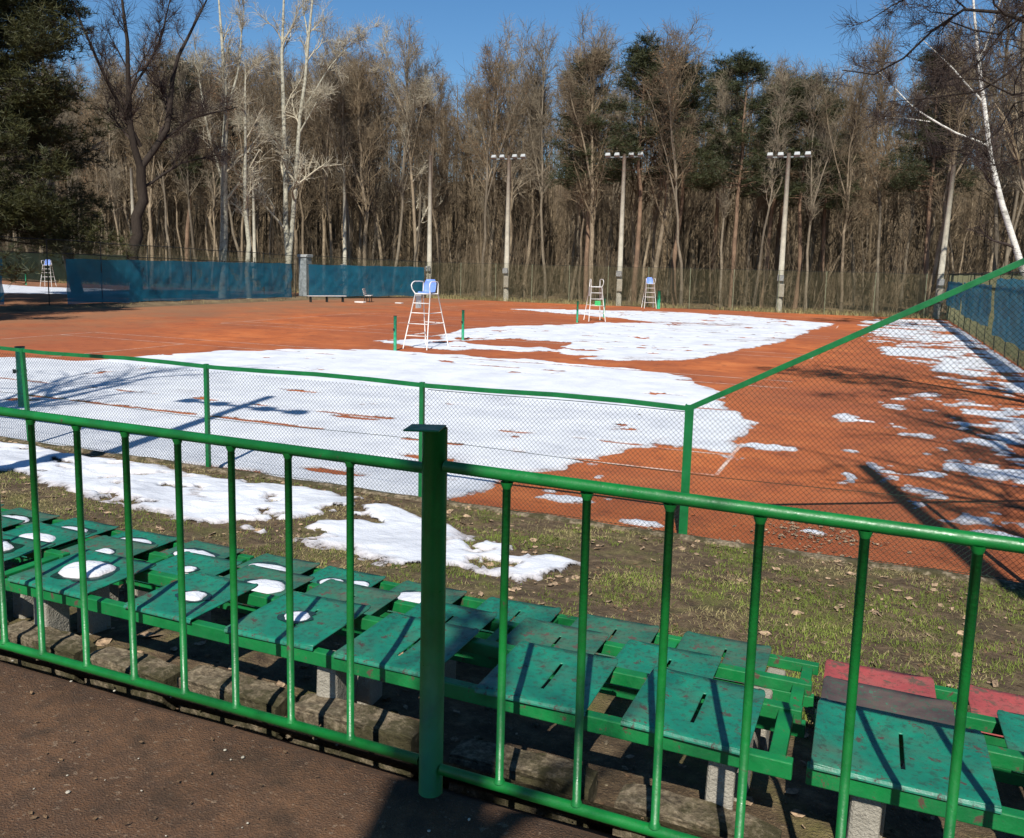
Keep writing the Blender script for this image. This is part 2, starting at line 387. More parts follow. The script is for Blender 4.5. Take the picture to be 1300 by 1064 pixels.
# court lines: thin tape sheets just above the clay
NETX = -13.68
COURTS = [(10.37, 23.17), (27.75, 40.55), (45.1, 57.9)]
def line_sheet(b, x0, y0, x1, y1):
    """a strip of tape following the clay surface"""
    hw = .028
    if abs(x1 - x0) > abs(y1 - y0):
        xx = np.linspace(x0, x1, 60); X, Y = np.meshgrid(xx, [y0 - hw, y0 + hw])
    else:
        yy = np.linspace(y0, y1, 50); X, Y = np.meshgrid([x0 - hw, x0 + hw], yy)
    b.grid(X, Y, fbm(X, Y, 3, 4) * .012 + .007)
for (a, c) in COURTS:
    b = MB(); s0, s1 = a + .914, c - .914; x0, x1 = NETX - 11.885, NETX + 11.885
    for y in (s0, s1, s0 + 1.37, s1 - 1.37): line_sheet(b, x0, y, x1, y)
    for x in (x0, x1): line_sheet(b, x, s0 + .03, x, s1 - .03 if x < NETX else s0 + 2.4)
    for x in (NETX - 6.4, NETX + 6.4): line_sheet(b, x, s0 + 1.40, x, s1 - 1.40)
    line_sheet(b, NETX - 6.37, (a + c) / 2, NETX + 6.37, (a + c) / 2)
    tag(b.obj('court_lines', M['tape']), kind='structure')
b = MB()
for y in (35.5, 37, 46, 47.4, 52, 57.5):
    X, Y = np.meshgrid([-95, -48], [y - .04, y + .04]); b.grid(X, Y, np.full(X.shape, .006))
tag(b.obj('court_lines', M['tape']), kind='structure')

# ------------------------------------------------------------------ snow
S1 = [(-24, 11.5), (-21, 15.5), (-18.4, 16.25), (-18.4, 18.2), (-17.5, 20.0), (-15.2, 22.3), (-13.5, 22.7), (-11.8, 22.6), (-9.8, 22.6), (-7.9, 22.8), (-6, 22.3), (-4.5, 21.4), (-3.2, 19.0), (-2.5, 17.6), (-1.67, 16.0), (-1.8, 12.75), (-2.38, 12.76), (-2.74, 13.4), (-3.2, 12.3), (-3.4, 11.1), (-3.5, 10.4), (-3.9, 9.7), (-4.3, 9.0), (-4.6, 8.2), (-24, 8.0)]
S3 = [(-21.5, 49.8), (-17.5, 54), (-11.4, 55.6), (-7.2, 54.1), (-2.2, 50.5), (-3.2, 39.8), (-3.3, 35.7), (-4.2, 30.3), (-5, 25.8), (-6.7, 30.2), (-9, 42.5), (-12.4, 45.8), (-15.7, 47.5)]
S2 = [(-15.9, 31.6), (-15.5, 35.7), (-13.3, 39.8), (-11.6, 42.6), (-9.2, 44.3), (-4.7, 40), (-3.9, 32.3), (-5, 25.8), (-5.9, 24.7), (-7.5, 24.6), (-9.2, 25), (-10.5, 25.2), (-12, 25.1), (-14.2, 26.9)]
S4 = [(-16.1, 25.2), (-15.4, 27.4), (-13.5, 28.0), (-11.3, 26.4), (-12, 24.6), (-14.6, 24.5)]
I1 = [(-13.45, 27.6), (-12.4, 29.4), (-10.4, 29.6), (-9.9, 26.8), (-11.9, 26.1)]
I2 = [(-10.9, 24.6), (-9.5, 25.9), (-7.6, 25.6), (-8.8, 23.9)]
RR = [(-1.6, 53), (-.4, 57.5), (3.9, 60.3), (4.6, 46), (4.6, 9), (1.3, 9.2), (.6, 10.9), (.1, 12.4), (-.7, 15), (-.7, 18.5), (.8, 21.5), (1.9, 24), (1.2, 28), (.2, 33), (-.5, 42)]
def court_field(X, Y):
    wx = X + fbm(X, Y, 2.4, 1) * 1.1 + fbm(X, Y, .45, 11, 3) * .35; wy = Y + fbm(X, Y, 2.9, 2) * 2.2 + fbm(X, Y, .5, 12, 3) * .6
    f = sdf(wx, wy, S1)
    g = np.maximum(np.maximum(sdf(wx, wy, S2), sdf(wx, wy, S3)), sdf(wx, wy, S4))
    g = np.minimum(g, -sdf(wx, wy, I1) + 0.0); g = np.minimum(g, -sdf(wx, wy, I2))
    f = np.maximum(f, g)
    f = np.clip(f, -1, .55)
    f = np.where(sdf(X, Y, S1) > -.2, np.minimum(f, (X + 1.86) * -1.6 + .12), f)      # straight edge along the baseline
    f = np.maximum(f, np.clip(sdf(X, Y, [(-3.1, 12.95), (-1.86, 12.72), (-1.76, 15.8), (-3.2, 16.6)]) + .3 * fbm(X, Y, .3, 19, 3), -1, .25))
    # streaky remnants near the right hand fence
    rr = sdf(wx, wy, RR)
    st = fbm(X * .75 + Y * .12, Y, 1.7, 21, 5) + .42 * fbm(X, Y, .35, 25, 3)
    dens = np.interp(X, [-1, -.2, .8, 2.2, 4.2], [-.16, .0, .10, .15, .19]) + np.where((Y < 12.6), -.15, 0) + np.where((Y > 24) & (Y < 29), -.06, 0)
    r = (st + dens) * 1.6
    r = np.where(rr > 0, r, -1 + 0 * r); r = np.minimum(r, rr * .8)
    f = np.maximum(f, np.clip(r, -1, .4))
    # isolated small patches
    sp = fbm(X, Y, .55, 31, 3) - .235 - .0 * X
    f = np.maximum(f, np.where((X > -4.4) & (X < 2) & (Y > 8.5) & (Y < 15), sp * 1.4, -1))
    for (cx, cy, rx, ry) in [(-3.15, 9.25, .42, .17), (-2.15, 8.72, .32, .10), (-.42, 9.25, .16, .08), (-1.45, 13.6, .55, .3)]:
        e = 1 - np.sqrt(((X - cx) / rx) ** 2 + ((Y - cy) / ry) ** 2); f = np.maximum(f, (e + fbm(X, Y, .14, 41, 3) * .9) * .35)
    # scattered meltholes
    hole = fbm(X, Y, .9, 51, 4) + np.where(Y > 24, .04, 0) + .5 * fbm(X, Y, .2, 52, 3) * .5
    f = np.minimum(f, np.clip((np.where(Y < 24, .32, .26) - hole) * 4, -1, 1))
    thin = fbm(X * .8, Y, 2.6, 53, 4); f = np.where(f > 0, np.minimum(f, .34 - thin * np.where(Y < 24, .5, .9)), f)
    # lines melt through first: dashes
    for (a, c) in COURTS:
        for yy, am in ((a + .914, .9), (a + 2.28, .75), (c - 2.28, .75), (c - .914, .9), ((a + c) / 2, .3)):
            d = np.abs(Y - yy - .07 + fbm(X, Y, .4, 61, 3) * .12)
            dash = fbm(X, Y * 0 + yy, .7, 63, 3) + (.05 if am > .8 else -.01)
            f = np.minimum(f, np.where(dash > 0, (d - .055 * np.clip(dash * 12, 0, 1)) * 3.0 - .02, 1))
    # foot print holes
    for (cx, cy) in [(-5.6, 10.35), (-6.3, 9.05), (-10.9, 14.55), (-4.6, 10.1), (-8.2, 12.5), (-3.4, 11.3)]:
        e = np.sqrt(((X - cx) / .32) ** 2 + ((Y - cy) / .09) ** 2) - 1 + fbm(X, Y, .2, 71, 3); f = np.minimum(f, e * .25)
    return f
def snow_sheet(name, xs, ys, ffun, zfun, thick, wdt, lump=.0):
    X, Y = np.meshgrid(xs, ys); f = ffun(X, Y)
    h = -.02 + (thick + .02) * sstep(-.02, wdt, f) ** .7
    h = np.where(f < -.02, -.03, h)
    Z = zfun(X, Y) + h + (fbm(X, Y, .8, 81) * lump * 1.6 + fbm(X, Y, .25, 82) * lump * .5) * sstep(.02, .3, f)
    b = MB(); used = b.grid(X, Y, Z, f > -.02); o = b.obj(name, M['snow'], smooth=True); tag(o, kind='stuff')
    at = o.data.attributes.new('depth', 'FLOAT', 'POINT'); at.data.foreach_set('value', f.ravel()[used].astype(np.float32)); return o
zc = lambda X, Y: fbm(X, Y, 3, 4) * .012
o = snow_sheet('court_snow', np.arange(-23, 4.15, .055), np.arange(8.34, 20.0, .045), court_field, zc, .022, .16, .012)
tag(o, 'melting snow sheet over the near tennis court', 'snow')
o = snow_sheet('court_snow', np.arange(-24, 4.15, .10), np.arange(20.0, 61, .09), court_field, zc, .022, .16, .012)
tag(o, 'patchy melting snow over the two farther courts', 'snow')
BK = [(-24, 6.2), (-24, 8.0), (-10.7, 8.0), (-9.9, 7.95), (-7.8, 7.9), (-7.0, 7.7), (-6.4, 7.85), (-5.8, 7.85), (-4.5, 7.75), (-3.9, 7.4), (-3.2, 7.1), (-2.1, 6.75), (-2.3, 5.9), (-3.0, 5.9), (-3.5, 5.65), (-3.95, 5.75), (-4.3, 5.7), (-4.9, 5.85), (-5.6, 5.75), (-6.1, 5.95), (-6.8, 5.95), (-7.8, 6.3), (-8.6, 6.35), (-9.4, 6.35)]
def bank_field(X, Y):
    wx = X + fbm(X, Y, .9, 3) * .8 + fbm(X, Y, .22, 13, 3) * .2; wy = Y + fbm(X, Y, .8, 6) * .6 + fbm(X, Y, .2, 14, 3) * .18
    f = np.clip(sdf(wx, wy, BK), -1, .3)
    hole = fbm(X, Y, .42, 55, 5) + np.interp(X, [-9, -5.5, -4.4, -3.4, -2], [.0, .04, .08, .15, .19]) + .35 * fbm(X, Y, .16, 57, 3)
    return np.minimum(f, np.clip((.205 - hole) * 2.0, -1, 1))
o = snow_sheet('bank_snow', np.arange(-20, -1.8, .045), np.arange(5.0, 8.15, .035), bank_field, gzn, .040, .14, .035)
tag(o, 'thick lumpy snow lying on the grass bank', 'snow')
o = snow_sheet('court_snow', np.arange(-95, -50, .4), np.arange(33, 60, .3), lambda X, Y: np.clip(sdf(X + fbm(X, Y, 6, 1) * 5, Y + fbm(X, Y, 5, 2) * 4, [(-95, 40), (-95, 52.5), (-60, 52.5), (-52, 50), (-50, 45), (-58, 38)]), -1, .5), lambda X, Y: X * 0, .04, .2, .0)
tag(o, 'snow on the court beyond the left fence', 'snow')

# ------------------------------------------------------------------ litter, grass, stones
def leaves(name, x, y, z, size, mat, tilt=.6, parent=None, lobes=True):
    n = len(x); a = RNG.random(n) * 2 * math.pi; s = size * (.35 + 1.3 * RNG.random(n) ** 1.7)
    prof = np.array([[-1, 0, 0], [-.3, .5, .15], [.5, .45, .05], [1.1, 0, .25], [.5, -.45, .05], [-.3, -.5, .15]])
    P = prof[None] * s[:, None, None]
    P[:, :, 2] *= (RNG.random(n) * 2)[:, None]
    tx = (RNG.random(n) - .5) * tilt * 2; c, si = np.cos(tx), np.sin(tx)
    yy = P[:, :, 1] * c[:, None] - P[:, :, 2] * si[:, None]; zz = P[:, :, 1] * si[:, None] + P[:, :, 2] * c[:, None]
    c, si = np.cos(a)[:, None], np.sin(a)[:, None]
    V = np.stack([P[:, :, 0] * c - yy * si + x[:, None], P[:, :, 0] * si + yy * c + y[:, None], zz + z[:, None]], -1)
    i = np.arange(n)[:, None] * 6
    b = MB(); b.add(V, np.concatenate([i + np.array([[0, 1, 2, 3]]), i + np.array([[0, 3, 4, 5]])]))
    return b.obj(name, mat, parent)
def blades(name, x, y, z, h, mat, wd=.004, lean=.5):
    n = len(x); a = RNG.random(n) * 2 * math.pi; d = np.stack([np.cos(a), np.sin(a), a * 0], -1); p = np.stack([-np.sin(a), np.cos(a), a * 0], -1)
    B = np.stack([x, y, z], -1); l = (RNG.random(n) * lean * h)[:, None] * p
    up = np.array([0, 0, 1.])[None] * h[:, None]
    V = np.stack([B - d * wd, B + d * wd, B + l * .4 + up * .6 + d * wd * .7, B + l * .4 + up * .6 - d * wd * .7, B + l * 1.3 + up * .95], 1)
    i = np.arange(n)[:, None] * 5; b = MB(); b.add(V, i + np.array([[0, 1, 2, 3]]), i + np.array([[3, 2, 4]])); return b.obj(name, mat)
def scatter(n, x0, x1, y0, y1, dens=None):
    x = RNG.uniform(x0, x1, n); y = RNG.uniform(y0, y1, n)
    if dens is not None:
        k = RNG.random(n) < dens(x, y); x, y = x[k], y[k]
    return x, y
nosnow = lambda x, y: (bank_field(x, y) < .02)
x, y = scatter(260000, -12, 4.5, 4.0, 8.15, lambda x, y: nosnow(x, y) * np.interp(x, [-6, -3], [.35, 1]) * np.clip(fbm(x, y, .7, 91) * 3.6 + .30 + 2.2 * fbm(x, y, .16, 93), 0, 1))
o = blades('green_grass', x, y, gzn(x, y), .010 + .022 * RNG.random(len(x)), M['grass'], .0026, 1.6); tag(o, 'short green grass on the bank below the seats', 'grass', kind='stuff')
x, y = scatter(170000, -12, 4.5, 3.9, 8.3, lambda x, y: nosnow(x, y) * np.clip(fbm(x, y, .6, 95) * 3 + .22 + 2 * fbm(x, y, .12, 96), 0, 1))
o = blades('dry_grass', x, y, gzn(x, y), .008 + .020 * RNG.random(len(x)), M['straw'], .0024, 2.6); tag(o, 'straw coloured dead grass on the bank', 'dry grass', kind='stuff')
x, y = scatter(6500, -12, 4.5, 2.6, 8.5, lambda x, y: nosnow(x, y) * np.clip(.30 + fbm(x, y, .5, 97) * 2 + .6 * np.exp(-((y - 4.45) / .3) ** 2) + .8 * np.exp(-((y - 8.2) / .22) ** 2), 0, 1))
o = leaves('fallen_leaves', x, y, gzn(x, y) + .012, .028, M['litter'], .7); tag(o, 'dry brown leaves scattered over bank and under seats', 'leaves', kind='stuff')
x, y = scatter(16000, -12, 4.5, 2.5, 8.4, lambda x, y: nosnow(x, y) * np.clip(.12 + fbm(x, y, .6, 98) * 3 + .5 * np.exp(-((y - 4.5) / .4) ** 2) + .8 * np.exp(-((y - 8.1) / .3) ** 2), 0, 1))
o = leaves('leaf_litter', x, y, gzn(x, y) + .006, .016, M['litter2'], .8); tag(o, 'small dark leaf crumbs drifted over the bank', 'leaves', kind='stuff')
x, y = scatter(5000, -2.5, 2, 8.45, 9.9, lambda x, y: np.exp(-((x + .35) / .55) ** 2 - ((y - 9.15) / .28) ** 2) + .25 * np.exp(-((y - 8.5) / .12) ** 2))
o = leaves('fallen_leaves', x, y, .012 + 0 * x, .020, M['litter'], .7); tag(o, 'small heap of dry leaves inside the near fence', 'leaves', kind='stuff')
def stones(name, x, y, z, s, mat):
    n = len(x); ico = []
    ph = (1 + 5 ** .5) / 2
    vv = np.array([(-1, ph, 0), (1, ph, 0), (-1, -ph, 0), (1, -ph, 0), (0, -1, ph), (0, 1, ph), (0, -1, -ph), (0, 1, -ph), (ph, 0, -1), (ph, 0, 1), (-ph, 0, -1), (-ph, 0, 1)]) / 1.9
    ff = np.array([(0, 11, 5), (0, 5, 1), (0, 1, 7), (0, 7, 10), (0, 10, 11), (1, 5, 9), (5, 11, 4), (11, 10, 2), (10, 7, 6), (7, 1, 8), (3, 9, 4), (3, 4, 2), (3, 2, 6), (3, 6, 8), (3, 8, 9), (4, 9, 5), (2, 4, 11), (6, 2, 10), (8, 6, 7), (9, 8, 1)])
    V = vv[None] * (1 + .35 * (RNG.random((n, 12, 1)) - .5)) * s[:, None, None] * np.stack([.7 + .6 * RNG.random(n), .7 + .6 * RNG.random(n), .45 + .2 * RNG.random(n)], -1)[:, None, :]
    V = V + np.stack([x, y, z], -1)[:, None]
    b = MB(); b.add(V, None, (np.arange(n)[:, None, None] * 12 + ff[None]).reshape(-1, 3)); return b.obj(name, mat)
x, y = scatter(350, -5, 3, .3, 2.36); o = stones('pebbles', x, y, 1.055 + 0 * x, .002 + .005 * RNG.random(len(x)) ** 2, M['stone']); tag(o, 'small pale pebbles scattered over the brown terrace', 'gravel', kind='stuff')
x, y = scatter(420, -7, 3, 2.38, 3.6); o = stones('rubble', x, y, gzn(x, y) + .003, .005 + .022 * RNG.random(len(x)) ** 2, M['mossy']); tag(o, 'broken stone rubble under the near row of seats', 'rubble', kind='stuff')

x, y = scatter(2600, -5, 3, .2, 2.36, lambda x, y: np.clip(.15 + fbm(x, y, .5, 99) * 3 + .7 * np.exp(-((y - 2.3) / .12) ** 2), 0, 1))
o = leaves('leaf_litter', x, y, 1.058 + 0 * x, .007, M['litter2'], .5); tag(o, 'small leaf and twig crumbs on the brown terrace', 'leaves', kind='stuff')
# kerb stones at the edge of the terrace
def kerb(x, L, y, z, h, rz, label):
    b = MB(); nx, nr = 22, 24
    th = np.linspace(0, 2 * math.pi, nr, endpoint=False)
    sx = np.linspace(-L / 2, L / 2, nx); R = []
    for i, q in enumerate(sx):
        e = 1 - .12 * (abs(q) / (L / 2)) ** 8
        for t_ in th:
            cy = math.copysign(abs(math.cos(t_)) ** .16, math.cos(t_)) * .066 * e; cz = math.copysign(abs(math.sin(t_)) ** .16, math.sin(t_)) * h / 2 * e
            k = 1 + .34 * float(fbm(q * 2 + x * 3 + t_, cy * 6 + t_ * 2, .22, 5, 5))
            R.append((q, cy * k, cz * k))
    q = [[i * nr + j, i * nr + (j + 1) % nr, (i + 1) * nr + (j + 1) % nr, (i + 1) * nr + j] for i in range(nx - 1) for j in range(nr)]
    b.add(R, q, None, [list(range(nr)), [(nx - 1) * nr + j for j in range(nr)][::-1]])
    o = b.obj('kerb_stone', M['mossy'], smooth=False, loc=(x, y, z)); o.rotation_euler = (0, .02 * random.random(), rz)
    tag(o, label, 'kerb stone', 'old kerb stones along the terrace edge')
ks = [(-3.82, .46, 'mossy kerb stone at the far left end of the terrace edge'), (-3.28, .50, 'mossy kerb stone in front of the leftmost pair of bench legs'),
      (-2.74, .46, 'rounded kerb stone just right of the leftmost bench legs'), (-2.22, .50, 'mossy kerb stone below the second seat plate from left'),
      (-1.66, .52, 'broken kerb stone left of the thick railing post'), (-1.0, .5, 'half buried kerb stone right of the thick railing post'), (-.4, .5, 'shaded kerb stone under the middle of the near bench')]
for x, L, lb in ks: kerb(x, L, 2.53 + random.uniform(-.02, .02), .935 + random.uniform(-.015, .01), .17, random.uniform(-.05, .05), lb)

# concrete kerb along the near fence
b = MB(); X, Y = np.meshgrid(np.arange(-16, 5, .08), [8.17, 8.18, 8.22, 8.27, 8.31, 8.32])
Z = np.array([0.0, .075, .09, .09, .075, -.02])[:, None] + fbm(X, Y, .5, 3) * .05; b.grid(X, Y, Z)
tag(b.obj('concrete_kerb', M['mossy'], smooth=True), 'low crumbling concrete kerb under the near green fence', 'kerb')

# ------------------------------------------------------------------ railing
def railing():
    r = empty('metal_railing', (-1.17, 2.2, 1.05)); ox = -1.17
    tag(r, 'glossy green tubular railing with one thick post in the foreground', 'railing')
    Y0 = 0.0
    b = MB(); b.tube([(-4.6 - ox, 0, 1.04), (-3.0 - ox, .003, 1.038), (-1.19 - ox, 0, 1.03)], .0175, 16); b.obj('top_rail', M['rail'], r, True)
    b = MB(); b.tube([(-1.13 - ox, -.01, 1.045), (.3 - ox, -.03, 1.035), (2.6 - ox, -.06, 1.03)], .0175, 16); b.obj('top_rail', M['rail'], r, True)
    b = MB(); b.tube([(-4.6 - ox, 0, .09), (-1.21 - ox, 0, .095)], .0165, 14); b.obj('bottom_rail', M['rail'], r, True)
    b = MB(); b.tube([(-1.13 - ox, -.01, .09), (2.6 - ox, -.06, .09)], .0165, 14); b.obj('bottom_rail', M['rail'], r, True)
    b = MB(); b.tube([(0, 0, -.02), (.001, 0, .6), (0, 0, 1.155)], .0375, 28); p = b.obj('post', M['rail'], r, True)
    b = MB(); b.box((0, 0, 1.158), (.108, .088, .006)); c = b.obj('cap', M['rail'], p); c.rotation_euler = (.02, -.03, .22); c.location = (.012, 0, 0); bevel(c, .003, 2)
    for x in (-4.3, -4.06, -3.8, -3.56, -3.3, -3.08, -2.87, -2.635, -2.40, -2.16, -1.93, -1.70, -1.465, -.93, -.69, -.46, -.23, .015, .255, .49, .73, .97, 1.2, 1.44, 1.7, 1.94):
        y = 0 if x < ox else -.01 - .05 * (x - ox) / 3.77
        j = random.uniform(-.004, .004)
        b = MB(); b.tube([(x - ox + j, y, .095), (x - ox, y, 1.032)], .0120, 14)
        rr = .0120
        b.tube([(x - ox, y, 1.004), (x - ox, y, 1.010), (x - ox, y, 1.018), (x - ox, y, 1.024)], [rr, rr + .0025, rr + .005, rr + .007], 14, False)
        b.tube([(x - ox + j, y, .104), (x - ox + j, y, .110), (x - ox + j, y, .117)], [rr + .006, rr + .004, rr], 14, False)
        b.obj('baluster', M['rail'], r, True)
railing()

# ------------------------------------------------------------------ benches
def plate_mesh(wd, dp, dish=0.012, slit=False, thick=.009, lip=.013, rnd=.025):
    """flat seat plate with rounded corners, a folded rear lip and (some) a slit in the middle"""
    nx, ny = 17, 13
    b = MB()
    sx = np.linspace(-1, 1, nx); sy = np.linspace(0, 1, ny); X, Y = np.meshgrid(sx, sy)
    cr = rnd
    px = X * wd / 2; py = Y * dp
    # round the two front corners
    ex = np.clip(np.abs(px) - (wd / 2 - cr), 0, None); ey = np.clip(py - (dp - cr), 0, None); d = np.sqrt(ex ** 2 + ey ** 2)
    k = np.where(d > cr, cr / np.maximum(d, 1e-6), 1)
    px = np.where(d > cr, np.sign(px) * ((wd / 2 - cr) + ex * k), px); py = np.where(d > cr, (dp - cr) + ey * k, py)
    Z = -dish * (1 - X ** 2) * np.sin(Y * math.pi) + .006 * X ** 2
    keep = np.ones((ny - 1, nx - 1), bool)
    if slit: keep[3:9, 8] = False
    idx = np.arange(nx * ny).reshape(ny, nx)
    if slit:
        px[:, 8] = wd * .0; px[:, 9] = .012; 
    q = np.stack([idx[:-1, :-1], idx[:-1, 1:], idx[1:, 1:], idx[1:, :-1]], -1)[keep]
    top = np.stack([px, py, Z], -1).reshape(-1, 3); bot = top - np.array([0, 0, thick])
    n = nx * ny
    V = np.concatenate([top, bot]); Q = [q, q[:, ::-1] + n]
    def wall(path):
        path = np.array(path); a = path[:-1]; c = path[1:]
        return np.stack([a, a + n, c + n, c], -1)
    per = list(idx[0, :]) + list(idx[1:, -1]) + list(idx[-1, -2::-1]) + list(idx[-2::-1, 0])
    Q.append(wall(per))
    if slit:
        h = [idx[3, 8], idx[9, 8], idx[9, 9], idx[3, 9], idx[3, 8]]
        hp = list(idx[3:10, 8]) + list(idx[9:2:-1, 9]) + [idx[3, 8]]
        Q.append(wall(hp))
    b.add(V, np.concatenate(Q))
    # folded rear lip
    xs_ = np.linspace(-wd / 2, wd / 2, 9)
    for z0, z1, y0, y1 in ((-.001, -.008, -.0, -.004), (-.008, -lip, -.004, -.005)):
        X2 = np.stack([xs_, xs_]); b.grid(X2, np.array([[y0] * 9, [y1] * 9]), np.array([[z0] * 9, [z1] * 9]) + .0)
    b.grid(np.stack([xs_, xs_]), np.array([[-.005] * 9, [.004] * 9]), np.array([[-lip] * 9, [-lip] * 9]))
    return b.mesh('seat_plate', True)
PM = {}
def bench(row, sec, x0, x1, y0, zt, plates, label, legs, mats):
    gzv = float(gz(0, y0 + .2)) - .08
    r = empty('slatted_bench', ((x0 + x1) / 2, y0 + .2, gzv)); cx, cy, cz = r.location
    tag(r, label, 'bench', 'green spectator benches in three rows')
    fr = MB(); D = .42
    fr.box(((x0 + x1) / 2 - cx, y0 + .022 - cy, zt - .036 - cz), (x1 - x0, .040, .056))
    fr.box(((x0 + x1) / 2 - cx, y0 + D - .05 - cy, zt - .036 - cz), (x1 - x0, .045, .050))
    nb = 5
    for i in range(nb + 1):
        xx = x0 + .05 + (x1 - x0 - .1) * i / nb
        fr.box((xx - cx, y0 + D / 2 - .012 - cy, zt - .040 - cz), (.05, D - .112, .038))
    bevel(fr.obj('frame', M['bframe'], r), .004, 2)
    for (pc, pw, mt, slit) in plates:
        dz = random.uniform(0, .004); dd = random.uniform(-.012, .012)
        key = (round(pw, 2), slit)
        if key not in PM: PM[key] = plate_mesh(pw, .43, random.uniform(.006, .014), slit)
        me = PM[key].copy(); me.materials.append(M[mt])
        o = bpy.data.objects.new('seat_plate', me); C.objects.link(o); o.parent = r
        o.location = (pc - cx, y0 - .006 + dd * .3 - cy, zt + .004 + dz - cz); o.rotation_euler = (random.uniform(-.012, .012), random.uniform(-.015, .015), random.uniform(-.02, .02))
        if mt in mats: o['label'] = mats[mt]
        dv = o.modifiers.new('bevel', 'BEVEL'); dv.width = .003; dv.segments = 1; dv.limit_method = 'ANGLE'
    for lx in legs:
        for k in (0,):
            b = MB(); zb = float(gz(0, y0 + .1)) - .06; h = zt - .068 - zb
            b.box((0, 0, 0), (.09, .13, h), taper=.96); o = b.obj('leg', M['concrete'], r); o.location = (lx - cx, y0 + .10 - cy, zb + h / 2 - cz); o.rotation_euler = (0, .02, random.uniform(-.15, .15)); bevel(o, .012, 2)
            b = MB(); zb = float(gz(0, y0 + .32)) - .06; h = zt - .068 - zb
            b.box((0, 0, 0), (.09, .13, h), taper=.96); o = b.obj('leg', M['concrete'], r); o.location = (lx + .02 - cx, y0 + .31 - cy, zb + h / 2 - cz); o.rotation_euler = (0, .02, random.uniform(-.15, .15)); bevel(o, .012, 2)
    return r
ROW = [(2.545, 1.23, 'nearest'), (3.22, 1.01, 'middle'), (3.91, .79, 'farthest')]
SEC = [(-7.05, -3.60, 'left'), (-3.55, -.13, 'centre'), (-.09, 3.35, 'right')]
pl = {
 (0, 1): [(-3.28, .46, 'seat', 0), (-2.63, .36, 'seat', 0), (-2.07, .42, 'seat', 1), (-1.56, .41, 'seat', 1), (-.98, .40, 'seat', 1), (-.46, .40, 'seat', 1)],
 (1, 1): [(-3.33, .42, 'seat', 0), (-2.86, .44, 'seat_worn', 0), (-2.33, .44, 'seat_worn', 1), (-1.77, .40, 'seat', 1), (-1.23, .42, 'seat_worn', 1), (-.72, .42, 'seat', 1)],
 (2, 1): [(-3.32, .44, 'seat_worn', 0), (-2.82, .42, 'seat', 0), (-2.28, .42, 'seat_worn', 0), (-1.70, .44, 'seat', 1), (-1.15, .44, 'seat_worn', 1), (-.58, .44, 'seat_worn', 1)],
 (0, 2): [(.17, .50, 'seat', 1), (.80, .46, 'seat', 1), (1.4, .46, 'seat', 1), (2.0, .46, 'seat', 1), (2.7, .46, 'seat', 1)],
 (1, 2): [(.15, .48, 'seat_dark', 0), (.80, .50, 'seat', 1), (1.4, .5, 'seat', 1), (2.0, .46, 'seat_worn', 1), (2.7, .46, 'seat', 1)],
 (2, 2): [(.14, .48, 'seat_red', 0), (.75, .48, 'seat_red', 0), (1.35, .46, 'seat_red', 0), (1.95, .46, 'seat', 1), (2.6, .46, 'seat_red', 0)],
 (0, 0): [(-3.95, .46, 'seat', 0), (-4.5, .44, 'seat', 0), (-5.05, .44, 'seat', 1), (-5.6, .44, 'seat', 1), (-6.2, .44, 'seat', 0)],
 (1, 0): [(-3.95, .44, 'seat_worn', 0), (-4.5, .46, 'seat', 0), (-5.05, .44, 'seat', 0), (-5.6, .44, 'seat', 1), (-6.2, .44, 'seat_worn', 0)],
 (2, 0): [(-3.92, .44, 'seat_worn', 0), (-4.45, .44, 'seat', 0), (-5.02, .44, 'seat', 0), (-5.6, .44, 'seat_worn', 0), (-6.2, .44, 'seat', 0)],
}
SL = {
 (0, 0): 'green bench of the nearest row cut off by the left edge', (1, 0): 'green bench of the middle row at the left edge', (2, 0): 'green bench of the farthest row at the left edge',
 (0, 1): 'teal slotted bench right behind the thick railing post', (1, 1): 'patchy teal bench in the middle row at the centre', (2, 1): 'worn green bench of the farthest row beside the snowy bank',
 (0, 2): 'green bench of the nearest row at the bottom right corner', (1, 2): 'bench with one dark weathered seat next to green ones', (2, 2): 'bench with faded red seats beside the grass at right'}
for (r_, s_), p_ in pl.items():
    y0, zt, _ = ROW[r_]; x0, x1, _ = SEC[s_]
    bench(r_, s_, x0, x1, y0, zt, p_, SL[(r_, s_)], [x0 + .17, (x0 + x1) / 2, x1 - .22], {'seat_red': 'faded red seat plate', 'seat_dark': 'dark weathered seat plate with green patches', 'seat_worn': 'worn green seat plate with brown patches'})

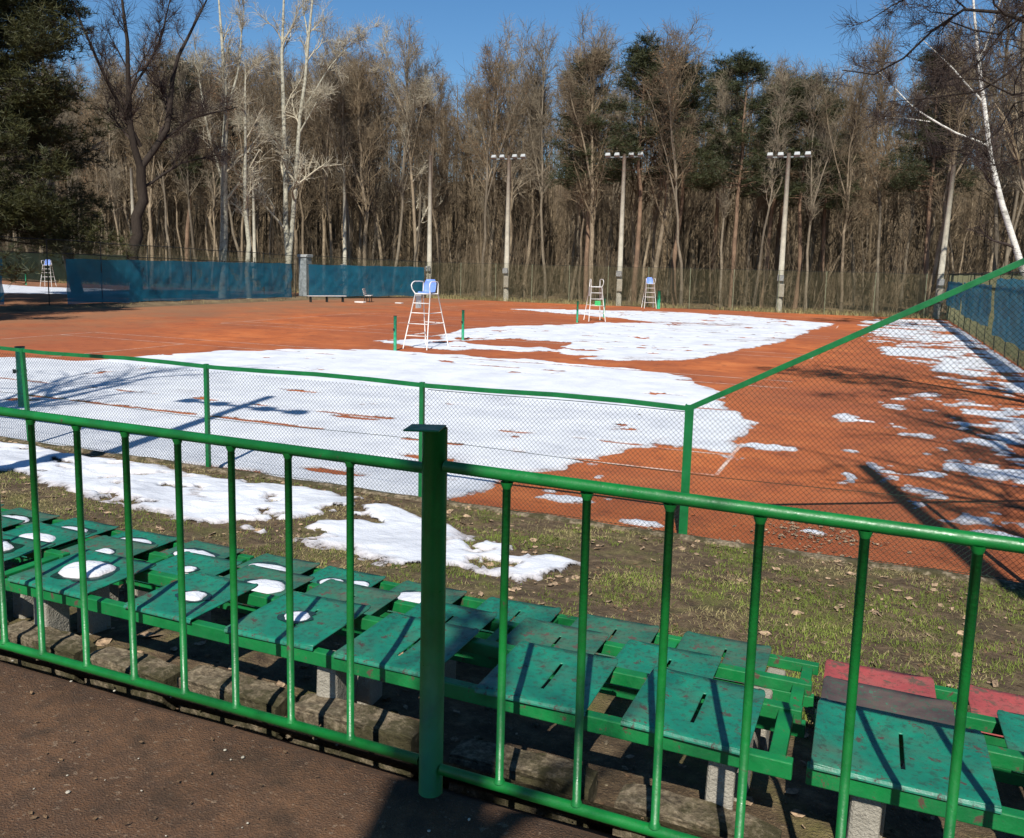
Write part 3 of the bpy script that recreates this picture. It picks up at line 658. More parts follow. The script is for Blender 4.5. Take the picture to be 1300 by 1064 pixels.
# snow caps left on the seats
def mound(x, y, z, rx, ry, h, label, seed):
    nr, na = 7, 22; b = MB(); V = [(0, 0, h)]
    for i in range(1, nr + 1):
        t_ = i / nr
        for j in range(na):
            a = 2 * math.pi * j / na
            k = 1 + .55 * float(fbm(math.cos(a) * 1.2 + seed, math.sin(a) * 1.2, .8, seed, 5))
            zz = h * (1 - t_ ** 2.2) ** .5 * (1 + .45 * float(fbm(x * 9 + t_ * math.cos(a) * 2, y * 9 + t_ * math.sin(a) * 2, .5, seed, 3))) if i < nr else -.004
            V.append((rx * t_ * k * math.cos(a), ry * t_ * k * math.sin(a), zz))
    tr = [(0, 1 + j, 1 + (j + 1) % na) for j in range(na)]
    wet = MB(); W = [(0, 0, 0)] + [(rx * 1.18 * (1 + .7 * float(fbm(math.cos(2 * math.pi * j / na) * 1.2 + seed, math.sin(2 * math.pi * j / na) * 1.2, .5, seed + 2, 4))) * math.cos(2 * math.pi * j / na), ry * 1.22 * (1 + .7 * float(fbm(math.cos(2 * math.pi * j / na) * 1.2 + seed, math.sin(2 * math.pi * j / na) * 1.2, .5, seed + 2, 4))) * math.sin(2 * math.pi * j / na), 0) for j in range(na)]
    wet.add(W, None, tr)
    q = [(1 + (i - 1) * na + j, 1 + i * na + j, 1 + i * na + (j + 1) % na, 1 + (i - 1) * na + (j + 1) % na) for i in range(1, nr) for j in range(na)]
    b.add(V, q, tr); o = b.obj('snow_mound', M['snowcap'], smooth=True, loc=(x, y, z)); wr_ = wet.obj('wet_rim', M['wet'], o, loc=(0, 0, .0062)); at = o.data.attributes.new('depth', 'FLOAT', 'POINT'); at.data.foreach_set('value', np.array([.3] + [.3 * (1 - (i_ / nr) ** 3) for i_ in range(1, nr + 1) for _ in range(na)], np.float32)); tag(o, label, 'snow', 'melting snow caps on the seats')
mz = lambda r_: ROW[r_][1] + .003
for i, (x, r_, dy, rx, ry, h, lb) in enumerate([
    (-3.29, 0, .22, .125, .10, .030, 'largest lumpy snow cap, on the nearest row by the second baluster'), (-2.63, 0, .20, .065, .05, .016, 'small thin snow patch on the nearest row by the fourth baluster'),
    (-2.10, 0, .22, .06, .05, .010, 'flat icy snow remnant on the nearest row left of the thick post'), (-3.98, 0, .24, .13, .09, .022, 'snow cap on the nearest row at the left edge'),
    (-4.5, 0, .22, .12, .09, .02, 'snow cap on the nearest row cut by the left border'),
    (-3.33, 1, .22, .05, .04, .012, 'tiny snow spot in the middle row on a dull green plate'), (-2.80, 1, .20, .135, .085, .022, 'oval snow cap in the middle row with dark wet rim'),
    (-3.95, 1, .22, .06, .05, .015, 'little snow spot on a middle row plate left of the second baluster'), (-4.5, 1, .22, .14, .08, .022, 'white snow cap in the middle row by the first baluster'), (-5.05, 1, .22, .13, .09, .02, 'snow cap in the middle row at the left border'),
    (-3.34, 2, .20, .15, .08, .020, 'snow cap on the farthest row with pinkish stain beside it'), (-2.86, 2, .19, .075, .06, .016, 'twin snow remnant on the farthest row, left half'), (-2.70, 2, .23, .065, .05, .014, 'twin snow remnant on the farthest row, right half'),
    (-2.30, 2, .20, .115, .08, .018, 'rightmost round snow cap on the farthest row'), (-3.93, 2, .20, .16, .08, .022, 'long snow cap on the farthest row behind the third baluster'),
    (-4.46, 2, .20, .15, .08, .020, 'snow cap on the farthest row behind the second baluster'), (-5.02, 2, .20, .15, .08, .02, 'broad snow cap on the farthest row near the left side'), (-5.6, 2, .2, .14, .08, .02, 'snow cap on the farthest row touching the left border')]):
    mound(x, ROW[r_][0] + dy, mz(r_) - .006, rx * 1.05, ry * 1.1, h * .75 + .006, lb, i)

# ------------------------------------------------------------------ fences
def chain(P0, P1, topf, zb, pitch, wr, mat, parent, n=3):
    """woven diamond mesh between two ground points; topf(s) gives its height"""
    P0 = np.array(P0, float); P1 = np.array(P1, float); L = np.linalg.norm(P1 - P0); d = (P1 - P0) / L; nrm = np.array([-d[1], d[0]])
    st = pitch; k = np.arange(-4 / st, (L + 4) / st) * st
    pts = []; 
    for sgn in (1, -1):
        zz = np.linspace(zb, 4.4, 150)
        S = k[:, None] + sgn * (zz[None] - (0 if sgn > 0 else 0))
        ok = (S >= 0) & (S <= L) & (zz[None] <= np.array(topf(np.clip(S, 0, L))))
        for i in range(len(k)):
            w_ = np.nonzero(ok[i])[0]
            if len(w_) < 2: continue
            # contiguous run
            a, c = w_[0], w_[-1]
            pts.append(((S[i, a], zz[a]), (S[i, c], zz[c]), sgn))
    A = np.array([(p[0][0], p[0][1], p[1][0], p[1][1], p[2]) for p in pts])
    off = A[:, 4] * wr * 1.05
    def w3(s, z): return np.stack([P0[0] + d[0] * s + nrm[0] * off, P0[1] + d[1] * s + nrm[1] * off, z], -1)
    P = np.stack([w3(A[:, 0], A[:, 1]), w3(A[:, 2], A[:, 3])], 1)
    b = MB(); b.tubes(P, np.full(P.shape[:2], wr), n); return b.obj('wire_mesh', mat, parent)

nf = empty('chain_link_fence', (-1.6, 8.28, 0)); tag(nf, 'low green chain link fence whose rail climbs steeply to the right', 'fence')
FX0, FX1 = -19.9, 4.1
def near_top(s):
    x = s + FX0; return np.where(x < -1.62, 1.345, 1.345 + (x + 1.62) * .545) - .02
om = chain((FX0, 8.28), (FX1, 8.28), near_top, .05, .050, .0018, M['wire'], nf); om.location = (1.6, -8.28, 0)
def fx(x): return x + 1.6
for i, x in enumerate((-19.9, -16.85, -13.78, -10.84, -7.63, -4.57)):
    b = MB(); b.box((0, 0, .68), (.05, .05, 1.42)); o = b.obj('post', M['fence'], nf); o.location = (fx(x), 0, 0); bevel(o, .004)
    if i == 3: o.rotation_euler = (0, -.045, 0)
b = MB(); b.box((-.004, -.012, .68), (.085, .007, 1.42)); b.box((-.043, .016, .68), (.007, .05, 1.42)); b.obj('post', M['fence'], nf)
for x, h in ((1.45, 2.95), (4.08, 4.35)):
    b = MB(); b.box((0, 0, h / 2), (.05, .05, h)); o = b.obj('post', M['fence'], nf); o.location = (fx(x), 0.03, 0); bevel(o, .004)
b = MB()
tp = [(fx(-19.9), 0, 1.36)]
for x in np.arange(-18, -1.6, .75): tp.append((fx(x), 0.004 * math.sin(x * 2), 1.365 + .012 * math.sin(x * 2.05 + .9)))
tp.append((fx(-1.64), 0, 1.352))
for a, c in zip(tp[:-1], tp[1:]):
    pass
P = np.array(tp); prof = [(-.004, -.028), (.026, -.028), (.026, -.022), (.003, -.022), (.003, .022), (-.004, .022)]
def sweep(b, P, prof):
    V = []
    for p in P:
        for (u_, v_) in prof: V.append((p[0], p[1] + u_, p[2] + v_))
    n_ = len(prof); q = [[i * n_ + j, (i + 1) * n_ + j, (i + 1) * n_ + (j + 1) % n_, i * n_ + (j + 1) % n_] for i in range(len(P) - 1) for j in range(n_)]
    b.add(V, q, None, [list(range(n_)), [(len(P) - 1) * n_ + j for j in range(n_)][::-1]])
b = MB(); sweep(b, P, [(-.016, -.024), (.016, -.024), (.016, .024), (-.016, .024)]); bevel(b.obj('top_rail', M['fence'], nf), .003)
b = MB(); sweep(b, np.array([(fx(-1.62), 0, 1.352), (fx(4.12), 0, 1.352 + 5.74 * .545)]), [(-.018, -.034), (.018, -.034), (.018, .026), (-.018, .026)]); bevel(b.obj('sloping_rail', M['fence'], nf), .003)
b = MB(); xs = np.linspace(-19.9, 4.1, 80)
b.tube([(fx(x), .008, .72 + .02 * math.sin(x * 1.03)) for x in xs], .003, 5); b.tube([(fx(x), .008, .085 + .012 * math.sin(x * 1.7)) for x in xs], .003, 5)
b.tube([(fx(x), .008, 1.318 + .008 * math.sin(x * 2.05 + .7)) for x in np.linspace(-4.5, -1.6, 20)], .004, 5)
b.obj('tension_wire', M['wire'], nf)

def tall_fence(name, label, P0, P1, h0, h1, postmat, pitch, wr, step=3.0, mid=True, wmat='wire_far', pr=.028):
    P0 = np.array(P0, float); P1 = np.array(P1, float); L = np.linalg.norm(P1 - P0); d = (P1 - P0) / L
    r = empty(name, (P0[0], P0[1], 0)); tag(r, label, 'fence')
    hf = lambda s: h0 + (h1 - h0) * np.asarray(s) / L
    om = chain(P0, P1, lambda s: hf(s), .05, pitch, wr, M[wmat], r); om.location = (-P0[0], -P0[1], 0)
    n_ = int(L / step)
    for i in range(n_ + 1):
        s = L * i / n_; h = float(hf(s)); b = MB(); b.tube([(0, 0, -.1), (random.uniform(-.02, .02), 0, h + .02)], pr, 6); b.obj('post', M[postmat], r, loc=(d[0] * s, d[1] * s, 0))
    for k, f in enumerate((1.0, .80) if mid else (1.0,)):
        b = MB(); b.tube([(d[0] * s, d[1] * s, float(hf(s)) * f + .02 * math.sin(s)) for s in np.linspace(0, L, 40)], .022 if mid else .012, 5); b.obj('rail', M['darkmetal'], r)
    return r
tall_fence('chain_link_fence', 'pale posted chain link fence at the far end before the forest', (-33.8, 61.9), (12, 61.9), 2.88, 2.85, 'postpale', .08, .0042, mid=False)
lf = tall_fence('chain_link_fence', 'dark tall fence carrying the long blue screen left of the courts', (-40.9, 13), (-38.15, 50.4), 3.9, 3.1, 'darkmetal', .10, .0028)
tall_fence('chain_link_fence', 'dark fence with the shorter blue screen running to the far corner', (-38.1, 51.7), (-33.9, 61.8), 3.1, 2.9, 'darkmetal', .10, .0028)
rf = tall_fence('chain_link_fence', 'shaded side fence with blue panels along the right edge', (4.15, 8.5), (4.15, 61.7), 2.9, 2.9, 'darkmetal', .09, .003)
tall_fence('chain_link_fence', 'farthest dark fence behind the second left court', (-110, 61.9), (-34.5, 61.95), 2.9, 2.9, 'darkmetal', .12, .003, 4.0, False)

def screen(P0, P1, z0, z1, label, mat='screen', group='blue windscreens tied to the fences', side=.04, seed=0):
    P0 = np.array(P0, float); P1 = np.array(P1, float); L = np.linalg.norm(P1 - P0); d = (P1 - P0) / L; nr = np.array([d[1], -d[0]])
    ns = max(8, int(L / .16)); s = np.linspace(0, L, ns); z = np.linspace(0, 1, 14); S, Zt = np.meshgrid(s, z)
    sag = .05 * np.sin(S * 2.1 + seed) * (Zt > .9) * 0
    top = z1 - .04 * np.abs(np.sin(s * 1.05 + seed)); bot = z0 + .07 * np.abs(np.sin(s * .9 + 1 + seed)) + .05 * fbm(s, s * 0 + seed, 3, 3)
    Z = bot[None] + (top - bot)[None] * Zt
    o_ = side + .03 * np.sin((S + Z * .9) * 4.5 + 9 * fbm(S, Z, 3, seed)) * np.sin(Zt * math.pi) + .018 * np.sin((S - Z * .7) * 8 + 12 * fbm(S, Z, 2.5, seed + 7)) * np.sin(Zt * math.pi) + .24 * fbm(S + Z * .8, Z, 1.1, seed + 3) * np.sin(Zt * math.pi)
    b = MB(); b.grid(P0[0] + d[0] * S + nr[0] * o_, P0[1] + d[1] * S + nr[1] * o_, Z)
    o = b.obj('windscreen', M[mat], smooth=True); tag(o, label, 'windscreen', group); return o
def lfp(y): t_ = (y - 13) / 37.4; return (-40.9 + 2.75 * t_, y)
screen(lfp(22), lfp(29.3), .15, 2.58, 'blue windscreen cut off by the left edge of the picture', seed=1)
screen(lfp(32.7), lfp(50.0), .12, 2.55, 'longest blue windscreen, left of the gate gap', seed=2)
screen((-38.05, 51.8), (-33.95, 61.6), .12, 2.50, 'blue windscreen right of the gate gap behind the white bench', seed=3)
screen((4.05, 61.0), (4.05, 50.6), .9, 2.45, 'small blue panel at the far end of the right fence', seed=4)
screen((4.05, 49.8), (4.05, 37.8), .75, 2.45, 'blue panel in the middle of the right fence', seed=6)
screen((4.05, 36.4), (4.05, 22.0), .6, 2.7, 'nearest blue panel on the right fence', seed=5)
screen((-110, 61.7), (-66, 61.7), .15, 2.9, 'green screen behind the far left court, coloured dark as in shade', 'screen_green', 'shade-darkened screens behind the left court', seed=8)

# ------------------------------------------------------------------ net posts, chairs
def net_post(x, y, h, r_, label, rz=0, both=False):
    r = empty('net_post', (x, y, 0)); tag(r, label, 'net post', 'green net posts')
    b = MB(); b.tube([(0, 0, -.1), (0, 0, h)], r_, 14); b.obj('tube', M['postgreen'], r, True)
    b = MB(); b.tube([(0, 0, h), (0, 0, h + .02)], r_ * 1.12, 14); b.obj('cap', M['darkmetal'], r, True)
    b = MB(); b.tube([(0, -r_ * 1.5, h * .62), (0, r_ * 1.5, h * .62)], .012, 8); b.box((0, -r_ * 1.7, h * .62), (.05, .03, .07)); b.obj('ratchet', M['darkmetal'], r)
net_post(-13.75, 10.40, 1.07, .075, 'thick green net post standing in snow behind the left fence')
net_post(-13.70, 23.06, 1.07, .05, 'green net post left of the nearest umpire chair')
net_post(-13.72, 27.85, 1.07, .05, 'green net post right of the nearest umpire chair')
net_post(-13.70, 40.66, 1.05, .05, 'green net post left of the green-trimmed umpire chair')
net_post(-13.9, 45.9, 1.05, .05, 'green net post just right of the green-trimmed umpire chair')
net_post(-14.1, 59.6, 1.25, .11, 'broad green net post near the far fence')

def umpire_chair(x, y, rz, label, seat='blue', sc_=1.0, panel=True):
    r = empty('umpire_chair', (x, y, 0), rz); r.scale = (sc_,) * 3
    tag(r, label, 'umpire chair', 'tall white umpire chairs')
    F = [np.array((s * .43, -.78, 0)) for s in (-1, 1)]; Ft = [np.array((s * .27, -.30, 1.75)) for s in (-1, 1)]
    B_ = [np.array((s * .43, .72, 0)) for s in (-1, 1)]; Bt = [np.array((s * .27, .22, 1.75)) for s in (-1, 1)]
    tr = .019
    for a, c in list(zip(F, Ft)) + list(zip(B_, Bt)):
        b = MB(); b.tube([a, c], tr, 8); b.obj('leg', M['white'], r, True)
    for z in (.42, .80, 1.14, 1.45):
        t_ = z / 1.75; p = F[0] + (Ft[0] - F[0]) * t_; q = F[1] + (Ft[1] - F[1]) * t_
        b = MB()
        if abs(z - .8) < .01: b.box((0, p[1], z), (q[0] - p[0], .12, .02))
        else: b.tube([p, q], .016, 8)
        b.obj('rung', M['white'], r, True)
    for z in (.42, .80, 1.14):
        for s in (0, 1):
            t_ = z / 1.75; p = F[s] + (Ft[s] - F[s]) * t_; q = B_[s] + (Bt[s] - B_[s]) * t_
            if s == 0 and z > .5: continue
            b = MB(); b.tube([p, q], .013, 8); b.obj('side_brace', M['white'], r, True)
    t_ = .8 / 1.75; p = B_[0] + (Bt[0] - B_[0]) * t_; q = B_[1] + (Bt[1] - B_[1]) * t_
    b = MB(); b.tube([p, q], .013, 8); b.obj('back_brace', M['white'], r, True)
    b = MB()
    for (a, c) in ((Ft[0], Ft[1]), (Ft[1], Bt[1]), (Bt[1], Bt[0]), (Bt[0], Ft[0])): b.tube([a, c], .019, 8)
    b.obj('seat_frame', M['white'], r, True)
    for s in (-1, 1):
        b = MB(); x0 = s * .27
        b.tube([(x0, -.30, 1.75), (x0 + s * .05, -.42, 1.90), (x0 + s * .06, -.45, 2.02), (x0 + s * .05, -.40, 2.10), (x0 + s * .04, -.28, 2.14), (x0 + s * .02, .05, 2.14), (x0, .20, 2.13), (x0, .235, 2.08), (x0, .22, 1.75)], .017, 8)
        b.obj('armrest', M['white'], r, True)
    if seat:
        mt = M['bluep'] if seat == 'blue' else M['greenp']
        u_ = np.linspace(-1, 1, 9); v_ = np.linspace(0, 1, 14); U, V_ = np.meshgrid(u_, v_)
        yy = np.interp(V_, [0, .42, .55, 1], [-.24, .12, .19, .27]); zz = np.interp(V_, [0, .08, .42, .55, 1], [1.765, 1.79, 1.775, 1.83, 2.21])
        wd = np.interp(V_, [0, .5, .85, 1], [.22, .225, .22, .15]); xx = U * wd; zz = zz + .03 * U ** 2 * (V_ < .5); yy = yy - .05 * U ** 2 * (V_ > .5)
        b = MB(); b.grid(xx, yy, zz); o = b.obj('seat', mt, r, True)
        so_ = o.modifiers.new('solid', 'SOLIDIFY'); so_.thickness = .012
    else:
        b = MB(); b.box((0, -.04, 1.765), (.52, .48, .015)); bevel(b.obj('seat', M['panel'], r), .004)
    if panel:
        b = MB(); b.box((-.315, 0, 1.50), (.010, .36, .46)); o = b.obj('side_panel', M['panel'], r); bevel(o, .01)
    return r
umpire_chair(-13.40, 24.55, 0, 'white umpire chair with blue seat, nearest and largest', 'blue')
c2 = umpire_chair(-13.45, 42.7, rad(28), 'white umpire chair with a green plate on its ladder and no blue seat', None)
b = MB(); b.box((.05, -.50, .92), (.30, .02, .26)); b.box((.05, -.42, .80), (.36, .18, .03)); bevel(b.obj('green_plate', M['greenp'], c2), .01)
b = MB(); b.box((.33, -.05, 1.42), (.010, .36, .60)); bevel(b.obj('side_panel', M['panel'], c2), .01)
umpire_chair(-14.9, 60.0, rad(22), 'white umpire chair with blue seat standing by the far fence', 'blue', .98)
umpire_chair(-66.1, 53.0, rad(38), 'white umpire chair on the snowy court beyond the left fence', 'blue', 1.05)
net_post(-70.4, 54.2, 1.07, .06, 'green net post left of the umpire chair beyond the fence')

# low items by the left fence
def park_bench(x, y, rz):
    r = empty('park_bench', (x, y, 0), rz); tag(r, 'small white slatted bench in front of the blue windscreen', 'bench')
    b = MB()
    for k in range(4): b.box((0, -.16 + k * .11, .45), (1.25, .085, .03))
    b.obj('seat', M['white'], r)
    b = MB()
    for k in range(4): b.box((0, .26 + .03 * k, .56 + k * .11), (1.25, .025, .085))
    b.obj('backrest', M['white'], r)
    for s in (-.55, .55):
        b = MB(); b.box((s, -.12, .22), (.05, .05, .43)); b.box((s, .22, .22), (.05, .05, .43)); b.box((s, .05, .40), (.05, .38, .05)); b.tube([(s, .24, .43), (s, .37, .95)], .025, 6); b.obj('leg', M['darkmetal'], r)
park_bench(-32.6, 51.3, rad(115))
def low_table(x, y, rz):
    r = empty('low_bench', (x, y, 0), rz); tag(r, 'long low white plank bench lying left of the slatted one', 'bench')
    b = MB(); b.box((0, 0, .42), (2.7, .35, .04)); bevel(b.obj('seat', M['white'], r), .005)
    for s in (-1.15, 0, 1.15): b = MB(); b.box((s, 0, .2), (.06, .30, .40)); b.obj('leg', M['darkmetal'], r)
low_table(-34.2, 48.6, rad(58))
b = MB(); b.box((0, 0, .04), (.5, .3, .06)); o = b.obj('plank_piece', M['white'], loc=(-30.0, 51.0, 0)); bevel(o, .01); tag(o, 'white board lying flat on clay right of the small bench', 'board')
b = MB(); b.box((0, 0, .06), (.7, .35, .10)); o = b.obj('plank_piece', M['white'], loc=(-32.2, 49.6, 0)); bevel(o, .01); tag(o, 'white board lying on clay just below the small bench', 'board')
kx = empty('electrical_cabinet', (-41.2, 55.7, 0)); tag(kx, 'tall grey metal cabinet with white top behind the gate gap', 'cabinet')
b = MB(); b.box((0, 0, 1.5), (.8, .6, 3.0)); bevel(b.obj('body', M['metal'], kx), .02)
b = MB(); b.box((0, 0, 3.12), (.95, .75, .22)); bevel(b.obj('top', M['lampw'], kx), .03)
b = MB(); b.box((0, -.31, 1.6), (.6, .02, 2.2)); bevel(b.obj('door', M['metal'], kx), .01)

# ------------------------------------------------------------------ light poles
def light_pole(x, y, h, lamps, label, lean=0, r0=.21, box=True, over=.25):
    r = empty('light_pole', (x, y, 0)); tag(r, label, 'light pole', 'concrete floodlight poles'); r.rotation_euler = (0, lean, 0)
    b = MB(); b.tube([(0, 0, -.2), (0, 0, h * .5), (0, 0, h)], [r0, r0 * .82, r0 * .66], 12); b.obj('pole', M['pole'], r, True)
    if lamps:
        b = MB(); b.box((0, -.02, h - over), (2.9, .09, .09)); b.obj('crossbar', M['metal'], r)
        for dx in (-1.22, -.52, .55, 1.25):
            b = MB(); b.box((0, 0, 0), (.40, .26, .26), taper=.85); o = b.obj('floodlight', M['lampw'], r); o.location = (dx, -.16, h - over + .16); o.rotation_euler = (rad(-25), 0, 0); bevel(o, .03)
            b = MB(); b.box((0, .17, 0), (.26, .05, .22)); b.obj('ballast', M['metal'], o)
    if box:
        b = MB(); b.box((.02, -r0 - .08, 2.35), (.42, .16, .42)); bevel(b.obj('junction_box', M['lampw'], r), .02)
        b = MB(); b.box((.10, -r0 - .05, 1.5), (.40, .12, .9)); bevel(b.obj('cable_box', M['pole'], r), .02)
light_pole(-66.2, 62.6, 11.1, False, 'light pole far left behind the dark bare tree')
light_pole(-51.8, 62.6, 11.2, False, 'slim pale pole between the two white barked trees', r0=.16)
light_pole(-42.2, 62.6, 10.6, False, 'pale concrete pole above the grey cabinet gap', r0=.18)
light_pole(-34.0, 62.6, 11.4, False, 'bare concrete pole without lamps by the end of the blue screen')
light_pole(-27.1, 62.6, 11.2, True, 'leftmost of the three prominent four-lamp poles')
light_pole(-17.87, 62.6, 11.1, True, 'middle of the three prominent four-lamp poles')
light_pole(-6.3, 62.6, 10.8, True, 'rightmost and brightest four-lamp pole')
light_pole(3.6, 62.6, 9.8, False, 'leaning bare concrete pole behind the right fence corner', lean=rad(1.5))
# beside the camera, outside the frame: they throw the two long shadows on the courts
light_pole(-8.05, 2.95, 11.2, True, 'floodlight pole whose shadow with four lamps falls on the near snow', r0=.16, box=False, over=1.25)
light_pole(2.95, 1.9, 11.6, False, 'thick bare pole throwing the broad shadow on the clay at right', r0=.17, box=False)

# ------------------------------------------------------------------ trees
def resample(P, K):
    P = np.array(P, float); d = np.r_[0, np.cumsum(np.linalg.norm(np.diff(P, axis=0), axis=1))]; s = np.linspace(0, d[-1], K)
    return np.stack([np.interp(s, d, P[:, i]) for i in range(3)], -1)
def level(P, R, m, t0, t1, l0, l1, ang0, ang1, K, up, rs, re, rng, wob=.12, mode='rel', rmin=.003, tp=.55):
    """m children on every parent polyline"""
    N, Kp, _ = P.shape
    t = rng.uniform(t0, t1, (N, m)); f = t * (Kp - 1); i = np.minimum(f.astype(int), Kp - 2); fr = (f - i)[..., None]
    ar = np.arange(N)[:, None]
    a = P[ar, i]; c = P[ar, i + 1]; pos = a * (1 - fr) + c * fr; tn = c - a; tn /= np.linalg.norm(tn, axis=-1, keepdims=True) + 1e-9
    rr = R[ar, i] * (1 - fr[..., 0]) + R[ar, i + 1] * fr[..., 0]
    Lp = np.linalg.norm(P[:, -1] - P[:, 0], axis=1)[:, None]
    rv = rng.normal(size=(N, m, 3)); pp = rv - (rv * tn).sum(-1, keepdims=True) * tn; pp /= np.linalg.norm(pp, axis=-1, keepdims=True) + 1e-9
    an = rng.uniform(ang0, ang1, (N, m))[..., None]
    d = np.cos(an) * tn + np.sin(an) * pp; d[..., 2] += up * .5; d /= np.linalg.norm(d, axis=-1, keepdims=True)
    L = rng.uniform(l0, l1, (N, m))
    if mode == 'rel': L = L * Lp * (1 - tp * t)
    seg = (L / (K - 1))[..., None]
    pts = [pos]; cur = d
    for k in range(K - 1):
        pts.append(pts[-1] + cur * seg)
        cur = cur + rng.normal(size=cur.shape) * wob; cur[..., 2] += up * .35 / (K - 1) * 2; cur /= np.linalg.norm(cur, axis=-1, keepdims=True)
    P2 = np.stack(pts, 2).reshape(N * m, K, 3)
    r0 = np.maximum(rr * rs, rmin); r1 = np.maximum(r0 * re, rmin * .6)
    R2 = (r0[..., None] * (1 - np.linspace(0, 1, K)) + r1[..., None] * np.linspace(0, 1, K)).reshape(N * m, K)
    return P2, R2
def leafcloud(b, C_, size, rng, n):
    """small leaf faces round twig points"""
    idx = rng.integers(0, len(C_), n); c = C_[idx] + rng.normal(size=(n, 3)) * .08
    a = rng.normal(size=(n, 3)); a /= np.linalg.norm(a, axis=1, keepdims=True); e = np.cross(a, rng.normal(size=(n, 3))); e /= np.linalg.norm(e, axis=1, keepdims=True)
    s = (size * (.6 + .8 * rng.random(n)))[:, None]
    V = np.stack([c - a * s, c + e * s * .6, c + a * s, c - e * s * .6], 1); b.add(V, np.arange(n * 4).reshape(n, 4))
def bare_tree(seed, H, r0, cb, spread, nl=15, nsub=6, ntw=7, up=.5, twr=.0085, tang=(.5, 1.0), leaf=0, wob=.05, fork=False):
    rng = np.random.default_rng(seed)
    K = 12; z = np.linspace(0, 1, K); dr = np.cumsum(rng.normal(size=(K, 2)) * wob * H / K, axis=0); dr -= dr[0]
    P = np.concatenate([dr, (z * H * .93)[:, None]], 1)
    P[0, 2] = -.2
    R = r0 * (1 - .85 * z ** 1.1) ; R[0] *= 1.25
    tb = MB(); tb.tubes(P[None], R[None], 8)
    TP, TR = P[None], R[None]
    if fork:
        Pf, Rf = level(TP, TR, 2, .35, .5, .55, .7, .22, .4, 8, .5, .75, .25, rng, .07); tb.tubes(Pf, Rf, 7)
        Lf, LRf = level(Pf, Rf, max(3, nl // 3), .25, .97, .25, .45, *tang, 7, up, .5, .3, rng, .12)
    cb_ = cb
    L1, R1 = level(TP, TR, nl, cb_, .98, spread / H * .9, spread / H * 1.5, *tang, 7, up, .48, .22, rng, .20, rmin=.026, tp=.35)
    Lt, LRt = level(TP, TR, max(5, nl // 3), .74, .99, .13, .22, .3, .8, 7, up, .8, .25, rng, .2, rmin=.012, tp=0.1); L1 = np.concatenate([L1, Lt]); R1 = np.concatenate([R1, LRt])
    if fork: L1 = np.concatenate([L1, Lf]); R1 = np.concatenate([R1, LRf])
    cbm = MB(); cbm.tubes(L1, R1, 5)
    L2, R2 = level(L1, R1, nsub, .15, .98, .3, .65, .4, 1.1, 5, up * .6, .6, .4, rng, .28, rmin=.017); cbm.tubes(L2, R2, 3)
    L3, R3 = level(L2, R2, ntw, .1, 1, .45, 1.2, .4, 1.2, 4, up * .35, .7, .5, rng, .35, 'abs', rmin=twr); cbm.tubes(L3, R3, 3)
    L4, R4 = level(L1, R1, ntw, .2, 1, .4, 1.3, .5, 1.3, 4, up * .35, .3, .5, rng, .35, 'abs', rmin=twr); cbm.tubes(L4, R4, 3)
    lb = None
    if leaf:
        lb = MB(); leafcloud(lb, np.concatenate([L3[:, 1], L3[:, 2]]), .055, rng, leaf)
    return tb, cbm, lb
def add_tree(name, tb, cb, lb, bark, twig, leafm=None, crown='crown'):
    r = empty(name); tb.obj('trunk', M[bark], r, True); cb.obj(crown, M[twig], r)
    if lb: lb.obj('leaves', M[leafm], r)
    return r
VAR = []
G_F = 'bare trees of the forest behind the courts'
specs = [ # H, r0, crown base, spread, nl, bark, twig, leaf, fork
    (21, .20, .30, 3.4, 20, 'b_tan', 'twig', 0, True, 'tall brown forked tree in the forest behind the far fence'),
    (22, .17, .42, 2.8, 17, 'b_grey', 'twig_g', 0, False, 'tall slender grey tree in the forest behind the far fence'),
    (20, .23, .28, 4.0, 22, 'b_tan', 'twig', 0, True, 'broad crowned brown tree in the forest behind the far fence'),
    (19, .14, .35, 2.6, 16, 'b_tan', 'twig_g', 0, False, 'thin tan stemmed tree in the forest behind the far fence'),
    (21, .18, .45, 3.0, 18, 'b_grey', 'twig', 1400, True, 'bare tree still holding some brown leaves in the forest'),
    (17, .12, .25, 2.4, 15, 'b_tan', 'twig', 900, False, 'small tree with brown leaves left at the forest edge'),
    (22, .19, .38, 3.4, 20, 'b_grey', 'twig_g', 0, True, 'tall grey forked tree in the forest behind the far fence'),
    (18, .10, .30, 2.2, 14, 'b_tan', 'twig', 0, False, 'very thin pole-like tree in the forest behind the far fence'),
]
for i, (H_, r0, cb, sp, nl, bk, tw, lf_, fk, lb) in enumerate(specs):
    tb, cm, lm = bare_tree(100 + i, H_, r0 * .9, cb, sp, nl + 4, 7, 6, up=.6, twr=.0095, tang=(.35, .95), leaf=lf_, wob=.09, fork=fk)
    r = add_tree('bare_tree', tb, cm, lm, bk, tw, 'leafb'); tag(r, lb, 'tree', G_F); VAR.append((r, H_))
